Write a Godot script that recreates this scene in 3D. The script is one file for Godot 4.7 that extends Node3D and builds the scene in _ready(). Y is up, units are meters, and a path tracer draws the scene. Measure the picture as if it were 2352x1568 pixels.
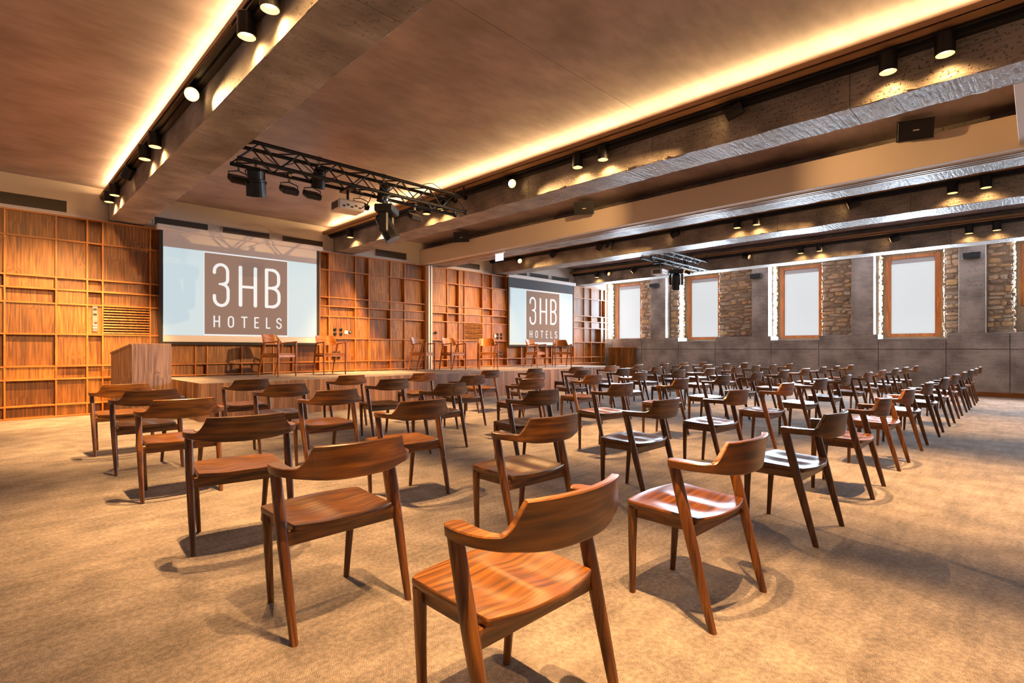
extends Node3D
# A conference room looked at diagonally: wood shelving and stage at the far left, stone and concrete window wall at the far right.
# x runs along the stage wall towards the windows, -z runs towards the stage wall, y is up; the camera stands over the origin.

const ZW := -11.22      # front of the wood shelving
const ZP := -11.35      # plaster of the stage wall
const CEIL := 3.854
const BEAM := 3.31      # underside of the beams
const STAGE := 0.589
const WARM := Color(1.0, 0.77, 0.50)
const DOWN_POWER := 14.5   # beam of one track head
const SPILL := 0.045       # its wide spill as a share of the beam
const CRISP := 99       # loft: smooth along the path, sharp across it

var M := {}
var rng := RandomNumberGenerator.new()
var used := {}
const ORD := ["first", "second", "third", "fourth", "fifth", "sixth", "seventh", "eighth", "ninth", "tenth", "eleventh", "twelfth", "thirteenth", "fourteenth"]

# ------------------------------------------------------------------ nodes
func numbered(called: String) -> String:
	if not used.has(called):
		used[called] = 0
		return called
	used[called] += 1
	return "%s_%03d" % [called, used[called]]

func tag(o, label := "", category := "", group := "", kind := ""):
	if label != "": o.set_meta("label", label)
	if category != "": o.set_meta("category", category)
	if group != "": o.set_meta("group", group)
	if kind != "": o.set_meta("kind", kind)
	return o

func base(called: String, at := Vector3.ZERO, turn := 0.0) -> Node3D:
	var o := Node3D.new()
	o.name = numbered(called)
	add_child(o)
	o.position = at
	o.rotation.y = turn
	return o

func thing(called: String, label: String, category: String, at := Vector3.ZERO, turn := 0.0, group := "") -> Node3D:
	return tag(base(called, at, turn), label, category, group)

func struct(called: String, at := Vector3.ZERO) -> Node3D:
	return tag(base(called, at), "", "", "", "structure")

func S() -> SurfaceTool:
	var st := SurfaceTool.new()
	st.begin(Mesh.PRIMITIVE_TRIANGLES)
	st.set_smooth_group(-1)
	return st

func done(st: SurfaceTool) -> ArrayMesh:
	st.generate_normals()
	return st.commit()

func part(called: String, mesh, m, parent: Node) -> MeshInstance3D:
	var o := MeshInstance3D.new()
	o.name = called
	o.mesh = done(mesh) if mesh is SurfaceTool else mesh
	o.material_override = m
	parent.add_child(o, true)
	return o

func copy_of(o: Node, at: Vector3, turn: float) -> Node3D:
	var c = o.duplicate()
	c.name = numbered(String(o.name).rstrip("0123456789").rstrip("_"))
	add_child(c)
	c.position = at
	c.rotation.y = turn
	return c

# ------------------------------------------------------------------ shapes
func tri(st: SurfaceTool, a: Vector3, b: Vector3, c: Vector3):
	st.add_vertex(a); st.add_vertex(b); st.add_vertex(c)

func quad(st: SurfaceTool, a: Vector3, b: Vector3, c: Vector3, d: Vector3):
	tri(st, a, b, c); tri(st, a, c, d)

func bx(st: SurfaceTool, lo: Vector3, hi: Vector3, e := 0.0, xf := Transform3D.IDENTITY):
	# a box whose edges are chamfered by e
	var c := (lo + hi) / 2.0
	var h := (hi - lo) / 2.0
	h = h.abs()
	if e <= 0.0:
		var p := []
		for i in 8:
			p.append(xf * (c + Vector3(h.x if i & 1 else -h.x, h.y if i & 2 else -h.y, h.z if i & 4 else -h.z)))
		for f in [[0, 1, 3, 2], [5, 4, 6, 7], [4, 0, 2, 6], [1, 5, 7, 3], [2, 3, 7, 6], [4, 5, 1, 0]]:
			quad(st, p[f[0]], p[f[3]], p[f[2]], p[f[1]])
		return
	var q := {}
	for i in 8:
		var s := Vector3(1 if i & 1 else -1, 1 if i & 2 else -1, 1 if i & 4 else -1)
		for ax in 3:
			var v := h - Vector3(e, e, e)
			v[ax] = h[ax]
			q[i * 3 + ax] = xf * (c + v * s)
	for ax in 3:
		var b1 := 1 << ((ax + 1) % 3)
		var b2 := 1 << ((ax + 2) % 3)
		for sd in 2:
			var o0 := sd << ax
			var f := [o0, o0 | b1, o0 | b1 | b2, o0 | b2]
			if sd == 1: quad(st, q[f[3] * 3 + ax], q[f[2] * 3 + ax], q[f[1] * 3 + ax], q[f[0] * 3 + ax])
			else: quad(st, q[f[0] * 3 + ax], q[f[1] * 3 + ax], q[f[2] * 3 + ax], q[f[3] * 3 + ax])
		# edges along this axis
		for k in 4:
			var o1: int = (b1 if k & 1 else 0) | (b2 if k & 2 else 0)
			var o2 := o1 | (1 << ax)
			var a1 := (ax + 1) % 3
			var a2 := (ax + 2) % 3
			if k == 1 or k == 2: quad(st, q[o1 * 3 + a1], q[o2 * 3 + a1], q[o2 * 3 + a2], q[o1 * 3 + a2])
			else: quad(st, q[o1 * 3 + a2], q[o2 * 3 + a2], q[o2 * 3 + a1], q[o1 * 3 + a1])
	for i in 8:
		var odd := ((i & 1) + ((i >> 1) & 1) + ((i >> 2) & 1)) % 2 == 1
		if odd: tri(st, q[i * 3], q[i * 3 + 2], q[i * 3 + 1])
		else: tri(st, q[i * 3], q[i * 3 + 1], q[i * 3 + 2])

func boxed(lo: Vector3, hi: Vector3, e := 0.0) -> SurfaceTool:
	var st := S()
	bx(st, lo, hi, e)
	return st

func loft(st: SurfaceTool, rings: Array, caps := true, g := 0):
	st.set_smooth_group(g)
	for i in rings.size() - 1:
		var a: PackedVector3Array = rings[i]
		var b: PackedVector3Array = rings[i + 1]
		for k in a.size():
			var k2 := (k + 1) % a.size()
			if g == CRISP: st.set_smooth_group(k + 1)
			quad(st, a[k], b[k], b[k2], a[k2])
	if caps:
		st.set_smooth_group(-1)
		for end in 2:
			var r: PackedVector3Array = rings[0] if end == 0 else rings[rings.size() - 1]
			for k in range(1, r.size() - 1):
				if end == 0: tri(st, r[0], r[k], r[k + 1])
				else: tri(st, r[0], r[k + 1], r[k])
	st.set_smooth_group(-1)

func circle(c: Vector3, u: Vector3, v: Vector3, n := 12, p := 1.0) -> PackedVector3Array:
	# p below 1 squares the ring off
	var r := PackedVector3Array()
	for k in n:
		var a := TAU * k / n
		var x := cos(a)
		var y := sin(a)
		r.append(c + u * signf(x) * pow(absf(x), p) + v * signf(y) * pow(absf(y), p))
	return r

func tube(st: SurfaceTool, pts: Array, radii, n := 8, caps := true):
	var rings := []
	for i in pts.size():
		var a: Vector3 = pts[maxi(i - 1, 0)]
		var b: Vector3 = pts[mini(i + 1, pts.size() - 1)]
		var d := (b - a).normalized()
		var u := d.cross(Vector3.UP if absf(d.y) < 0.95 else Vector3.RIGHT).normalized()
		var v := d.cross(u).normalized()
		var r: float = radii[i] if radii is Array else radii
		rings.append(circle(pts[i], u * r, v * r, n))
	loft(st, rings, caps)

func lathe(st: SurfaceTool, profile: Array, xf := Transform3D.IDENTITY, n := 24, g := 0):
	# profile of Vector2(radius, y)
	st.set_smooth_group(g)
	for i in profile.size() - 1:
		for k in n:
			var a := TAU * k / n
			var b := TAU * (k + 1) / n
			var p0: Vector2 = profile[i]
			var p1: Vector2 = profile[i + 1]
			var q := [Vector3(p0.x * cos(a), p0.y, p0.x * sin(a)), Vector3(p0.x * cos(b), p0.y, p0.x * sin(b)), Vector3(p1.x * cos(b), p1.y, p1.x * sin(b)), Vector3(p1.x * cos(a), p1.y, p1.x * sin(a))]
			if p0.x > 1e-6: tri(st, xf * q[0], xf * q[1], xf * q[2])
			if p1.x > 1e-6: tri(st, xf * q[0], xf * q[2], xf * q[3])
	st.set_smooth_group(-1)

func soft(a: float, b: float, x: float) -> float:
	return smoothstep(a, b, x)

# ------------------------------------------------------------------ textures
func noise_bytes(w: int, h: int, freq: float, sd: int, oct := 4, to := Vector2i.ZERO, kind := FastNoiseLite.TYPE_SIMPLEX_SMOOTH) -> PackedByteArray:
	var n := FastNoiseLite.new()
	n.seed = sd
	n.noise_type = kind
	n.frequency = freq
	n.fractal_octaves = oct
	var im := n.get_seamless_image(w, h)
	im.convert(Image.FORMAT_L8)
	if to != Vector2i.ZERO: im.resize(to.x, to.y, Image.INTERPOLATE_CUBIC)
	return im.get_data()

func tex_of(size: int, data: PackedByteArray, rgb := true, turn := false) -> ImageTexture:
	var im := Image.create_from_data(size, size, false, Image.FORMAT_RGB8 if rgb else Image.FORMAT_L8, data)
	if turn: im.rotate_90(CLOCKWISE)
	im.generate_mipmaps()
	return ImageTexture.create_from_image(im)

func wood_bytes(size: int, dark: Color, mid: Color, light: Color, sd: int, figure: float, planks: int) -> PackedByteArray:
	# grain along the first axis; a few glued planks across
	var fine := noise_bytes(size / 16, size, 0.09, sd, 3, Vector2i(size, size))
	var line := noise_bytes(size / 8, size, 0.022, sd + 1, 3, Vector2i(size, size))
	var warp := noise_bytes(size / 16, size / 2, 0.012, sd + 2, 2, Vector2i(size, size))
	var out := PackedByteArray()
	out.resize(size * size * 3)
	var shift := []
	var tone := []
	var r := RandomNumberGenerator.new()
	r.seed = sd
	for p in planks:
		shift.append(r.randi_range(0, size - 1))
		tone.append(r.randf_range(-0.10, 0.10))
	var i := 0
	for y in size:
		var p := y * planks / size
		var sh: int = shift[p]
		var to: float = tone[p]
		for x in size:
			var j := y * size + (x + sh) % size
			var w := warp[j] / 255.0
			var ring := 0.5 + 0.5 * sin(TAU * (w * figure + 5.0 * y / size))
			var t := 0.52 * (line[j] / 255.0) + 0.24 * (fine[j] / 255.0) + 0.24 * ring + to
			t = clampf((t - 0.5) * 1.25 + 0.5, 0.0, 1.0)
			var c := dark.lerp(mid, t * 2.0) if t < 0.5 else mid.lerp(light, t * 2.0 - 1.0)
			out[i] = int(c.r * 255.0); out[i + 1] = int(c.g * 255.0); out[i + 2] = int(c.b * 255.0)
			i += 3
	return out

func mixed(size: int, layers: Array, a: Color, b: Color, gain := 1.0) -> PackedByteArray:
	# layers of [bytes, weight] between two colours
	var out := PackedByteArray()
	out.resize(size * size * 3)
	var i := 0
	for j in size * size:
		var t := 0.0
		for l in layers:
			t += (l[0][j] / 255.0 - 0.5) * l[1]
		t = clampf(t * gain + 0.5, 0.0, 1.0)
		out[i] = int(lerpf(a.r, b.r, t) * 255.0); out[i + 1] = int(lerpf(a.g, b.g, t) * 255.0); out[i + 2] = int(lerpf(a.b, b.b, t) * 255.0)
		i += 3
	return out

func mat(called: String, color: Color, rough: float, tex = null, scale := Vector3.ONE, world := false, offset := Vector3.ZERO) -> StandardMaterial3D:
	var m := StandardMaterial3D.new()
	m.resource_name = called
	m.albedo_color = color
	m.roughness = rough
	if tex != null:
		m.albedo_texture = tex
		m.uv1_triplanar = true
		m.uv1_world_triplanar = world
		m.uv1_scale = scale
		m.uv1_offset = offset
		m.uv1_triplanar_sharpness = 6.0
	return m

func relief(m: StandardMaterial3D, tex, cm: float):
	m.heightmap_enabled = true
	m.heightmap_texture = tex
	m.heightmap_scale = cm
	return m

func glow(called: String, color: Color, energy: float) -> StandardMaterial3D:
	var m := mat(called, Color(0.9, 0.88, 0.82), 0.5)
	m.emission_enabled = true
	m.emission = color
	m.emission_energy_multiplier = energy
	return m

func rgb8(r: int, g: int, b: int) -> Color:
	return Color(r / 255.0, g / 255.0, b / 255.0)

func make_materials():
	var teak := wood_bytes(1024, rgb8(48, 26, 9), rgb8(104, 64, 22), rgb8(150, 100, 36), 11, 3.0, 3)
	var teak_h := tex_of(1024, teak)
	var teak_v := tex_of(1024, teak, true, true)
	var tints := [Color(1, 1, 1), Color(0.90, 0.86, 0.84), Color(1.08, 1.05, 1.0), Color(0.96, 0.9, 0.86), Color(1.04, 1.0, 0.94), Color(0.86, 0.82, 0.8)]
	M.chair_h = []; M.chair_v = []
	for k in 6:
		var off := Vector3(0.37 * k, 0.23 * k, 0.41 * k)
		var h := mat("teak along", tints[k], 0.33, teak_h, Vector3(0.9, 0.9, 1.6), false, off)
		var v := mat("teak upright", tints[k], 0.36, teak_v, Vector3(1.6, 0.9, 1.6), false, off)
		h.metallic_specular = 0.55
		v.metallic_specular = 0.5
		M.chair_h.append(h); M.chair_v.append(v)
	var ven := wood_bytes(1024, rgb8(92, 54, 18), rgb8(146, 95, 36), rgb8(182, 126, 54), 29, 3.0, 4)
	var ven_v := tex_of(1024, ven, true, true)
	var ven_h := tex_of(1024, ven)
	M.veneer = []
	var vt := [Color(1, 1, 1), Color(0.88, 0.84, 0.82), Color(1.06, 1.04, 1.0), Color(0.94, 0.9, 0.86), Color(0.8, 0.74, 0.7), Color(1.0, 0.96, 0.9)]
	for k in 6:
		M.veneer.append(mat("teak veneer", vt[k], 0.5, ven_v, Vector3(1.0, 0.55, 1.0), true, Vector3(0.31 * k, 0.17 * k, 0)))
	M.gold_h = mat("honey ash along", Color(1.12, 1.02, 0.84), 0.36, ven_h, Vector3(1.1, 1.1, 1.9), false, Vector3(0.2, 0.6, 0.1))
	M.gold_v = mat("honey ash upright", Color(1.06, 0.96, 0.8), 0.38, ven_v, Vector3(1.9, 1.1, 1.9), false, Vector3(0.2, 0.6, 0.1))
	M.edge_h = mat("teak edging", Color(1.22, 1.14, 1.04), 0.48, ven_h, Vector3(0.6, 2.0, 2.0), true)
	M.edge_v = mat("teak edging upright", Color(1.22, 1.14, 1.04), 0.48, ven_v, Vector3(2.0, 0.6, 2.0), true)
	var grey := wood_bytes(512, rgb8(84, 62, 48), rgb8(130, 103, 84), rgb8(166, 140, 120), 57, 3.0, 3)
	var grey_v := tex_of(512, grey, true, true)
	M.cladding = []
	for k in 5:
		M.cladding.append(mat("stage cladding", vt[k] * Color(0.94, 0.86, 0.78), 0.5, grey_v, Vector3(3.0, 0.7, 3.0), true, Vector3(0.23 * k, 0.4 * k, 0)))
	M.lectern = mat("pale walnut", Color(1.0, 0.96, 0.94), 0.5, grey_v, Vector3(1.4, 0.6, 1.4), false, Vector3(0.5, 0, 0))
	M.window_wood = mat("iroko window frame", Color(1.0, 0.86, 0.74), 0.4, ven_v, Vector3(2.0, 0.7, 2.0), true)
	# concrete
	var cn := 1024
	var big := noise_bytes(cn, cn, 0.004, 41, 5)
	var streak := noise_bytes(cn / 8, cn, 0.05, 43, 3, Vector2i(cn, cn))
	var pit := noise_bytes(cn, cn, 0.06, 45, 3)
	var pits := PackedByteArray()
	pits.resize(cn * cn)
	for j in cn * cn:
		pits[j] = 255 if pit[j] < 196 else 60
	var con_data := mixed(cn, [[big, 0.8], [streak, 0.22], [pits, 0.42]], rgb8(98, 92, 86), rgb8(168, 160, 152), 1.15)
	var con := tex_of(cn, con_data)
	var conh := tex_of(cn, mixed(cn, [[streak, 0.5], [pits, 0.8], [big, 0.2]], Color(0, 0, 0), Color(1, 1, 1), 1.1))
	M.concrete = relief(mat("board marked concrete", Color(0.96, 0.94, 0.92), 0.48, con, Vector3(0.45, 0.45, 0.45), true), conh, 1.1)
	M.concrete_smooth = relief(mat("cast concrete", Color(1.0, 0.99, 0.98), 0.72, con, Vector3(0.3, 0.3, 0.3), true, Vector3(0.3, 0.1, 0.6)), conh, 0.15)
	M.concrete_wall = relief(mat("wall concrete", Color(1.08, 1.06, 1.05), 0.75, con, Vector3(0.28, 0.28, 0.28), true, Vector3(0.7, 0.4, 0.2)), conh, 0.25)
	# ceiling board, streaked along x
	var cb := noise_bytes(cn / 3, cn, 0.03, 61, 5, Vector2i(cn, cn))
	var cc := noise_bytes(cn / 2, cn, 0.006, 63, 4, Vector2i(cn, cn))
	M.ceiling = mat("streaked ceiling board", Color(1, 1, 1), 0.42, tex_of(cn, mixed(cn, [[cb, 0.30], [cc, 0.45], [big, 0.45]], rgb8(130, 116, 119), rgb8(184, 169, 172), 1.0)), Vector3(0.28, 0.28, 0.28), true)
	# carpet
	var kn := 2048
	var fibre := noise_bytes(kn, kn, 0.25, 71, 2)
	var patch := noise_bytes(512, 512, 0.012, 73, 4, Vector2i(kn, kn))
	var run := noise_bytes(128, 1024, 0.03, 75, 4, Vector2i(kn, kn))
	var mottle := noise_bytes(kn, kn, 0.04, 77, 5)
	var cd := PackedByteArray()
	cd.resize(kn * kn * 3)
	var ch := PackedByteArray()
	ch.resize(kn * kn)
	var ca := rgb8(80, 73, 69)
	var cz := rgb8(188, 174, 164)
	var i := 0
	for y in kn:
		for x in kn:
			var j := y * kn + x
			var loop := (3 if (x / 3 + y / 5) % 2 == 0 else -3) + (2 if x % 3 == 0 else 0)
			var t := 0.5 + (fibre[j] - 128.0) / 255.0 * 0.85 + (mottle[j] - 128.0) / 255.0 * 0.42 + (patch[j] - 128.0) / 255.0 * 0.40 + (run[j] - 128.0) / 255.0 * 0.22 + loop * 0.018
			t = clampf(t, 0.0, 1.0)
			ch[j] = clampi(int(fibre[j] * 0.6 + 50 + loop * 12), 0, 255)
			cd[i] = int(lerpf(ca.r, cz.r, t) * 255.0); cd[i + 1] = int(lerpf(ca.g, cz.g, t) * 255.0); cd[i + 2] = int(lerpf(ca.b, cz.b, t) * 255.0)
			i += 3
	var carpet := tex_of(kn, cd)
	M.carpet = relief(mat("ribbed carpet", Color(1, 1, 1), 0.95, carpet, Vector3(0.4, 0.4, 0.4), true), tex_of(kn, ch, false), 0.35)
	M.stage_carpet = mat("stage carpet", Color(1.12, 1.1, 1.08), 0.95, carpet, Vector3(0.5, 0.5, 0.5), true, Vector3(0.3, 0, 0.2))
	# stone
	var sn := 512
	var sa := noise_bytes(sn, sn, 0.02, 81, 5)
	var sb := noise_bytes(sn, sn, 0.09, 83, 3)
	var stx := tex_of(sn, mixed(sn, [[sa, 1.0], [sb, 0.5]], rgb8(168, 146, 122), rgb8(224, 202, 176), 0.9))
	var sth := tex_of(sn, mixed(sn, [[sa, 0.6], [sb, 0.8]], Color(0, 0, 0), Color(1, 1, 1), 1.2))
	M.stone = []
	for c in [Color(1, 1, 1), Color(0.88, 0.86, 0.85), Color(1.05, 0.96, 0.82), Color(0.93, 0.85, 0.79), Color(1.04, 0.97, 0.92), Color(0.8, 0.76, 0.74)]:
		M.stone.append(relief(mat("rubble stone", c, 0.85, stx, Vector3(1.6, 1.6, 1.6), true), sth, 0.8))
	M.mortar = relief(mat("lime mortar", Color(0.86, 0.83, 0.8), 0.9, stx, Vector3(2.2, 2.2, 2.2), true, Vector3(0.3, 0.2, 0.1)), sth, 1.0)
	# plain ones
	M.plaster = mat("warm white plaster", rgb8(206, 196, 186), 0.8)
	M.cream = mat("cream painted board", rgb8(210, 196, 180), 0.6)
	M.black = mat("black coated metal", rgb8(22, 21, 21), 0.42)
	M.black.metallic_specular = 0.45
	M.black_plastic = mat("black plastic", rgb8(26, 25, 25), 0.5)
	M.rubber = mat("dark border cloth", rgb8(34, 31, 29), 0.7)
	M.grey_cloth = mat("dark grey screen drop", rgb8(74, 74, 78), 0.8)
	M.grille = mat("vent mesh", rgb8(92, 82, 72), 0.6)
	M.white_plastic = mat("white plastic", rgb8(214, 206, 200), 0.45)
	M.grey_plastic = mat("grey plastic", rgb8(128, 122, 120), 0.5)
	M.steel = mat("brushed steel", rgb8(176, 172, 168), 0.35)
	M.steel.metallic = 0.85
	M.chrome = mat("bright clamp", rgb8(200, 196, 190), 0.25)
	M.chrome.metallic = 0.9
	M.red = mat("red button", rgb8(190, 40, 36), 0.4)
	M.reflector = mat("cream reflector ring", rgb8(226, 214, 190), 0.45)
	M.lens = mat("dark lens", rgb8(12, 14, 18), 0.06)
	M.blue_lens = mat("coated barn edge", rgb8(70, 90, 112), 0.25)
	M.ledge = mat("light ledge board", rgb8(150, 112, 78), 0.6)
	M.skirting = mat("oak skirting", Color(1.08, 0.95, 0.78), 0.5, ven_h, Vector3(0.6, 2, 0.6), true)
	M.lamp_disc = glow("lamp disc", Color(1.0, 0.80, 0.52), 14.0)
	M.lamp_low = glow("low lamp disc", Color(1.0, 0.74, 0.45), 3.0)
	M.led = glow("cove led", Color(1.0, 0.72, 0.38), 6.0)
	M.blind = glow("daylit roller blind", Color(0.92, 0.935, 0.95), 0.50)
	M.blind.albedo_color = Color(0.3, 0.3, 0.3)
	M.blind_band = mat("blind top band", rgb8(128, 122, 126), 0.6)
	M.exit = glow("lit exit plate", Color(0.80, 0.88, 1.0), 0.7)
	M.glass = mat("window glass", Color(0.9, 0.95, 0.95, 0.12), 0.03)
	M.glass.transparency = BaseMaterial3D.TRANSPARENCY_ALPHA
	M.green = glow("green indicator", Color(0.1, 0.8, 0.3), 0.8)

# ------------------------------------------------------------------ lights
func aim(l: Node3D, from: Vector3, to: Vector3):
	l.position = from
	var d := (to - from).normalized()
	l.basis = Basis.looking_at(d, Vector3.UP if absf(d.y) < 0.5 else Vector3.BACK)

func area(called: String, from: Vector3, towards: Vector3, size: Vector2, color: Color, energy: float):
	var l := AreaLight3D.new()
	l.name = called
	l.area_size = size
	l.light_color = color
	l.light_energy = energy
	l.shadow_enabled = true
	add_child(l)
	aim(l, from, towards)
	return l

func lamp(parent: Node, at: Vector3, dir: Vector3, angle: float, energy: float, blend := 0.9, color := WARM):
	var l := SpotLight3D.new()
	l.name = "lamp_light"
	l.spot_angle = angle
	l.spot_angle_attenuation = blend
	l.spot_range = 30.0
	l.spot_attenuation = 2.0
	l.light_color = color
	l.light_energy = energy
	l.light_size = 0.012
	l.shadow_enabled = true
	parent.add_child(l, true)
	l.position = at
	l.basis = Basis.looking_at(dir, Vector3.UP if absf(dir.y) < 0.98 else Vector3.RIGHT)
	return l

const WINDOWS := [[-11.47, -10.30, 1.43], [-8.54, -7.37, 1.43], [-5.56, -4.39, 1.43], [-2.90, -1.74, 1.43], [-0.285, 0.88, 2.12], [2.6, 3.77, 1.43]]
const XF := 17.15       # inner face of the window frames

func _ready():
	rng.seed = 5
	# camera: 45 degrees between the stage wall and the window wall, lens shifted by 18 pixels
	var cam := Camera3D.new()
	cam.name = "camera"
	cam.projection = Camera3D.PROJECTION_FRUSTUM
	cam.near = 0.05
	cam.far = 200.0
	cam.size = 2.0 * 0.05 * 784.0 / 1208.0
	cam.frustum_offset = Vector2(0, 0.05 * 18.0 / 1208.0)
	add_child(cam)
	cam.position = Vector3(0, 1.10, 0)
	cam.rotation.y = deg_to_rad(-45.0)
	cam.current = true
	var env := Environment.new()
	env.background_mode = Environment.BG_COLOR
	env.background_color = Color(0.80, 0.87, 1.0)
	env.background_energy_multiplier = 1.0
	env.tonemap_mode = Environment.TONE_MAPPER_LINEAR
	env.tonemap_exposure = 1.5
	env.sdfgi_enabled = true
	env.ssao_enabled = true
	env.ssil_enabled = true
	var we := WorldEnvironment.new()
	we.name = "environment"
	we.environment = env
	add_child(we)
	# daylight that comes through the blinds, one light for each window just in front of its blind
	for w in WINDOWS:
		var zc: float = (w[0] + w[1]) / 2.0
		var hh: float = 3.42 - w[2]
		area("window_light", Vector3(XF - 0.03, w[2] + 0.05 + hh / 2.0, zc), Vector3(0, w[2] + 0.05 + hh / 2.0, zc), Vector2(0.92, hh), Color(0.86, 0.93, 1.0), 22.0 * hh / 2.0)
	# led strips in the light ledges of the first two beams, shining up at the ceiling
	area("cove_light", Vector3(1.44, 3.742, -3.4), Vector3(0.44, 4.742, -3.4), Vector2(0.03, 15.6), Color(1.0, 0.80, 0.55), 6.5)
	area("cove_light", Vector3(5.46, 3.742, -3.4), Vector3(4.46, 4.742, -3.4), Vector2(0.03, 15.6), Color(1.0, 0.80, 0.55), 8.5)

	make_materials()
	build_shell()
	build_window_wall()
	build_beams()
	build_stage()
	build_shelving()
	build_screens()
	build_chairs()
	build_stage_chairs()
	build_lectern()
	build_tracks()
	build_trusses()
	build_small()

# ------------------------------------------------------------------ room
func build_shell():
	var f := struct("floor")
	part("carpet", boxed(Vector3(-3.2, -0.2, -11.8), Vector3(17.6, 0, 5.2)), M.carpet, f)
	# ceiling panels between the beams, thin joints between them
	var c := struct("ceiling")
	part("slab", boxed(Vector3(-3.2, CEIL + 0.03, -11.8), Vector3(17.6, CEIL + 0.25, 5.2)), M.concrete_smooth, c)
	var zs := [-11.75, -7.30, -3.28, 0.72, 5.1]
	for bay in [[-3.1, 1.6], [1.9, 5.7], [6.0, 8.45], [8.75, 10.6], [11.0, 14.5], [14.8, 17.5]]:
		for k in 4:
			part("ceiling_panel", boxed(Vector3(bay[0], CEIL, zs[k] + 0.002), Vector3(bay[1], CEIL + 0.028, zs[k + 1] - 0.002)), M.ceiling, c)
	var w := struct("wall_stage")
	part("plaster", boxed(Vector3(-3.2, 0, ZP - 0.3), Vector3(16.1, CEIL + 0.03, ZP)), M.plaster, w)
	part("niche_plaster", boxed(Vector3(16.1, 0, -11.95), Vector3(17.6, CEIL + 0.03, -11.64)), M.plaster, w)
	w = struct("wall_left")
	part("plaster", boxed(Vector3(-3.4, 0, -11.9), Vector3(-3.15, CEIL + 0.03, 5.2)), M.plaster, w)
	w = struct("wall_rear")
	part("plaster", boxed(Vector3(-3.2, 0, 5.0), Vector3(17.6, CEIL + 0.03, 5.25)), M.plaster, w)

func stone_units() -> Array:
	# a few rough stones in a unit box, their faces towards +y
	var out := []
	var r := RandomNumberGenerator.new()
	r.seed = 77
	for k in 16:
		var st := S()
		var n := 8
		var low := PackedVector3Array()
		var top := PackedVector3Array()
		for i in n:
			var a := TAU * (i + 0.5) / n
			var x := clampf(cos(a) * 0.72, -0.47, 0.47) + r.randf_range(-0.05, 0.05)
			var z := clampf(sin(a) * 0.72, -0.46, 0.46) + r.randf_range(-0.06, 0.06)
			low.append(Vector3(x, 0, z))
			top.append(Vector3(x * r.randf_range(0.72, 0.9), r.randf_range(0.6, 1.0), z * r.randf_range(0.66, 0.88)))
		var peak := Vector3(r.randf_range(-0.12, 0.12), r.randf_range(0.85, 1.1), r.randf_range(-0.12, 0.12))
		for i in n:
			var j := (i + 1) % n
			quad(st, low[i], low[j], top[j], top[i])
			tri(st, top[i], top[j], peak)
		out.append(done(st))
	return out

func stones(parent: Node, units: Array, origin: Vector3, along: Vector3, up: Vector3, normal: Vector3, w: float, h: float):
	var y := 0.0
	while y < h - 0.03:
		var rh := minf(rng.randf_range(0.075, 0.16), h - y)
		var x := 0.0
		while x < w - 0.02:
			var sw := minf(rng.randf_range(0.10, 0.38), w - x)
			if w - x - sw < 0.06: sw = w - x
			var o := MeshInstance3D.new()
			o.name = "stone"
			o.mesh = units[rng.randi() % units.size()]
			o.material_override = M.stone[rng.randi() % M.stone.size()]
			parent.add_child(o, true)
			var hh := rh * rng.randf_range(0.8, 1.12)
			var lean := rng.randf_range(-0.16, 0.16) if sw < 0.28 else rng.randf_range(-0.05, 0.05)
			var a := along.rotated(normal, lean)
			var b := up.rotated(normal, lean)
			o.transform = Transform3D(Basis(a * (sw - 0.004) * rng.randf_range(0.86, 1.04), normal * rng.randf_range(0.02, 0.05), b * hh * 0.94), origin + along * (x + sw / 2.0) + up * (y + rh / 2.0 + rng.randf_range(-0.035, 0.035)))
			x += sw
		y += rh

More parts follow.
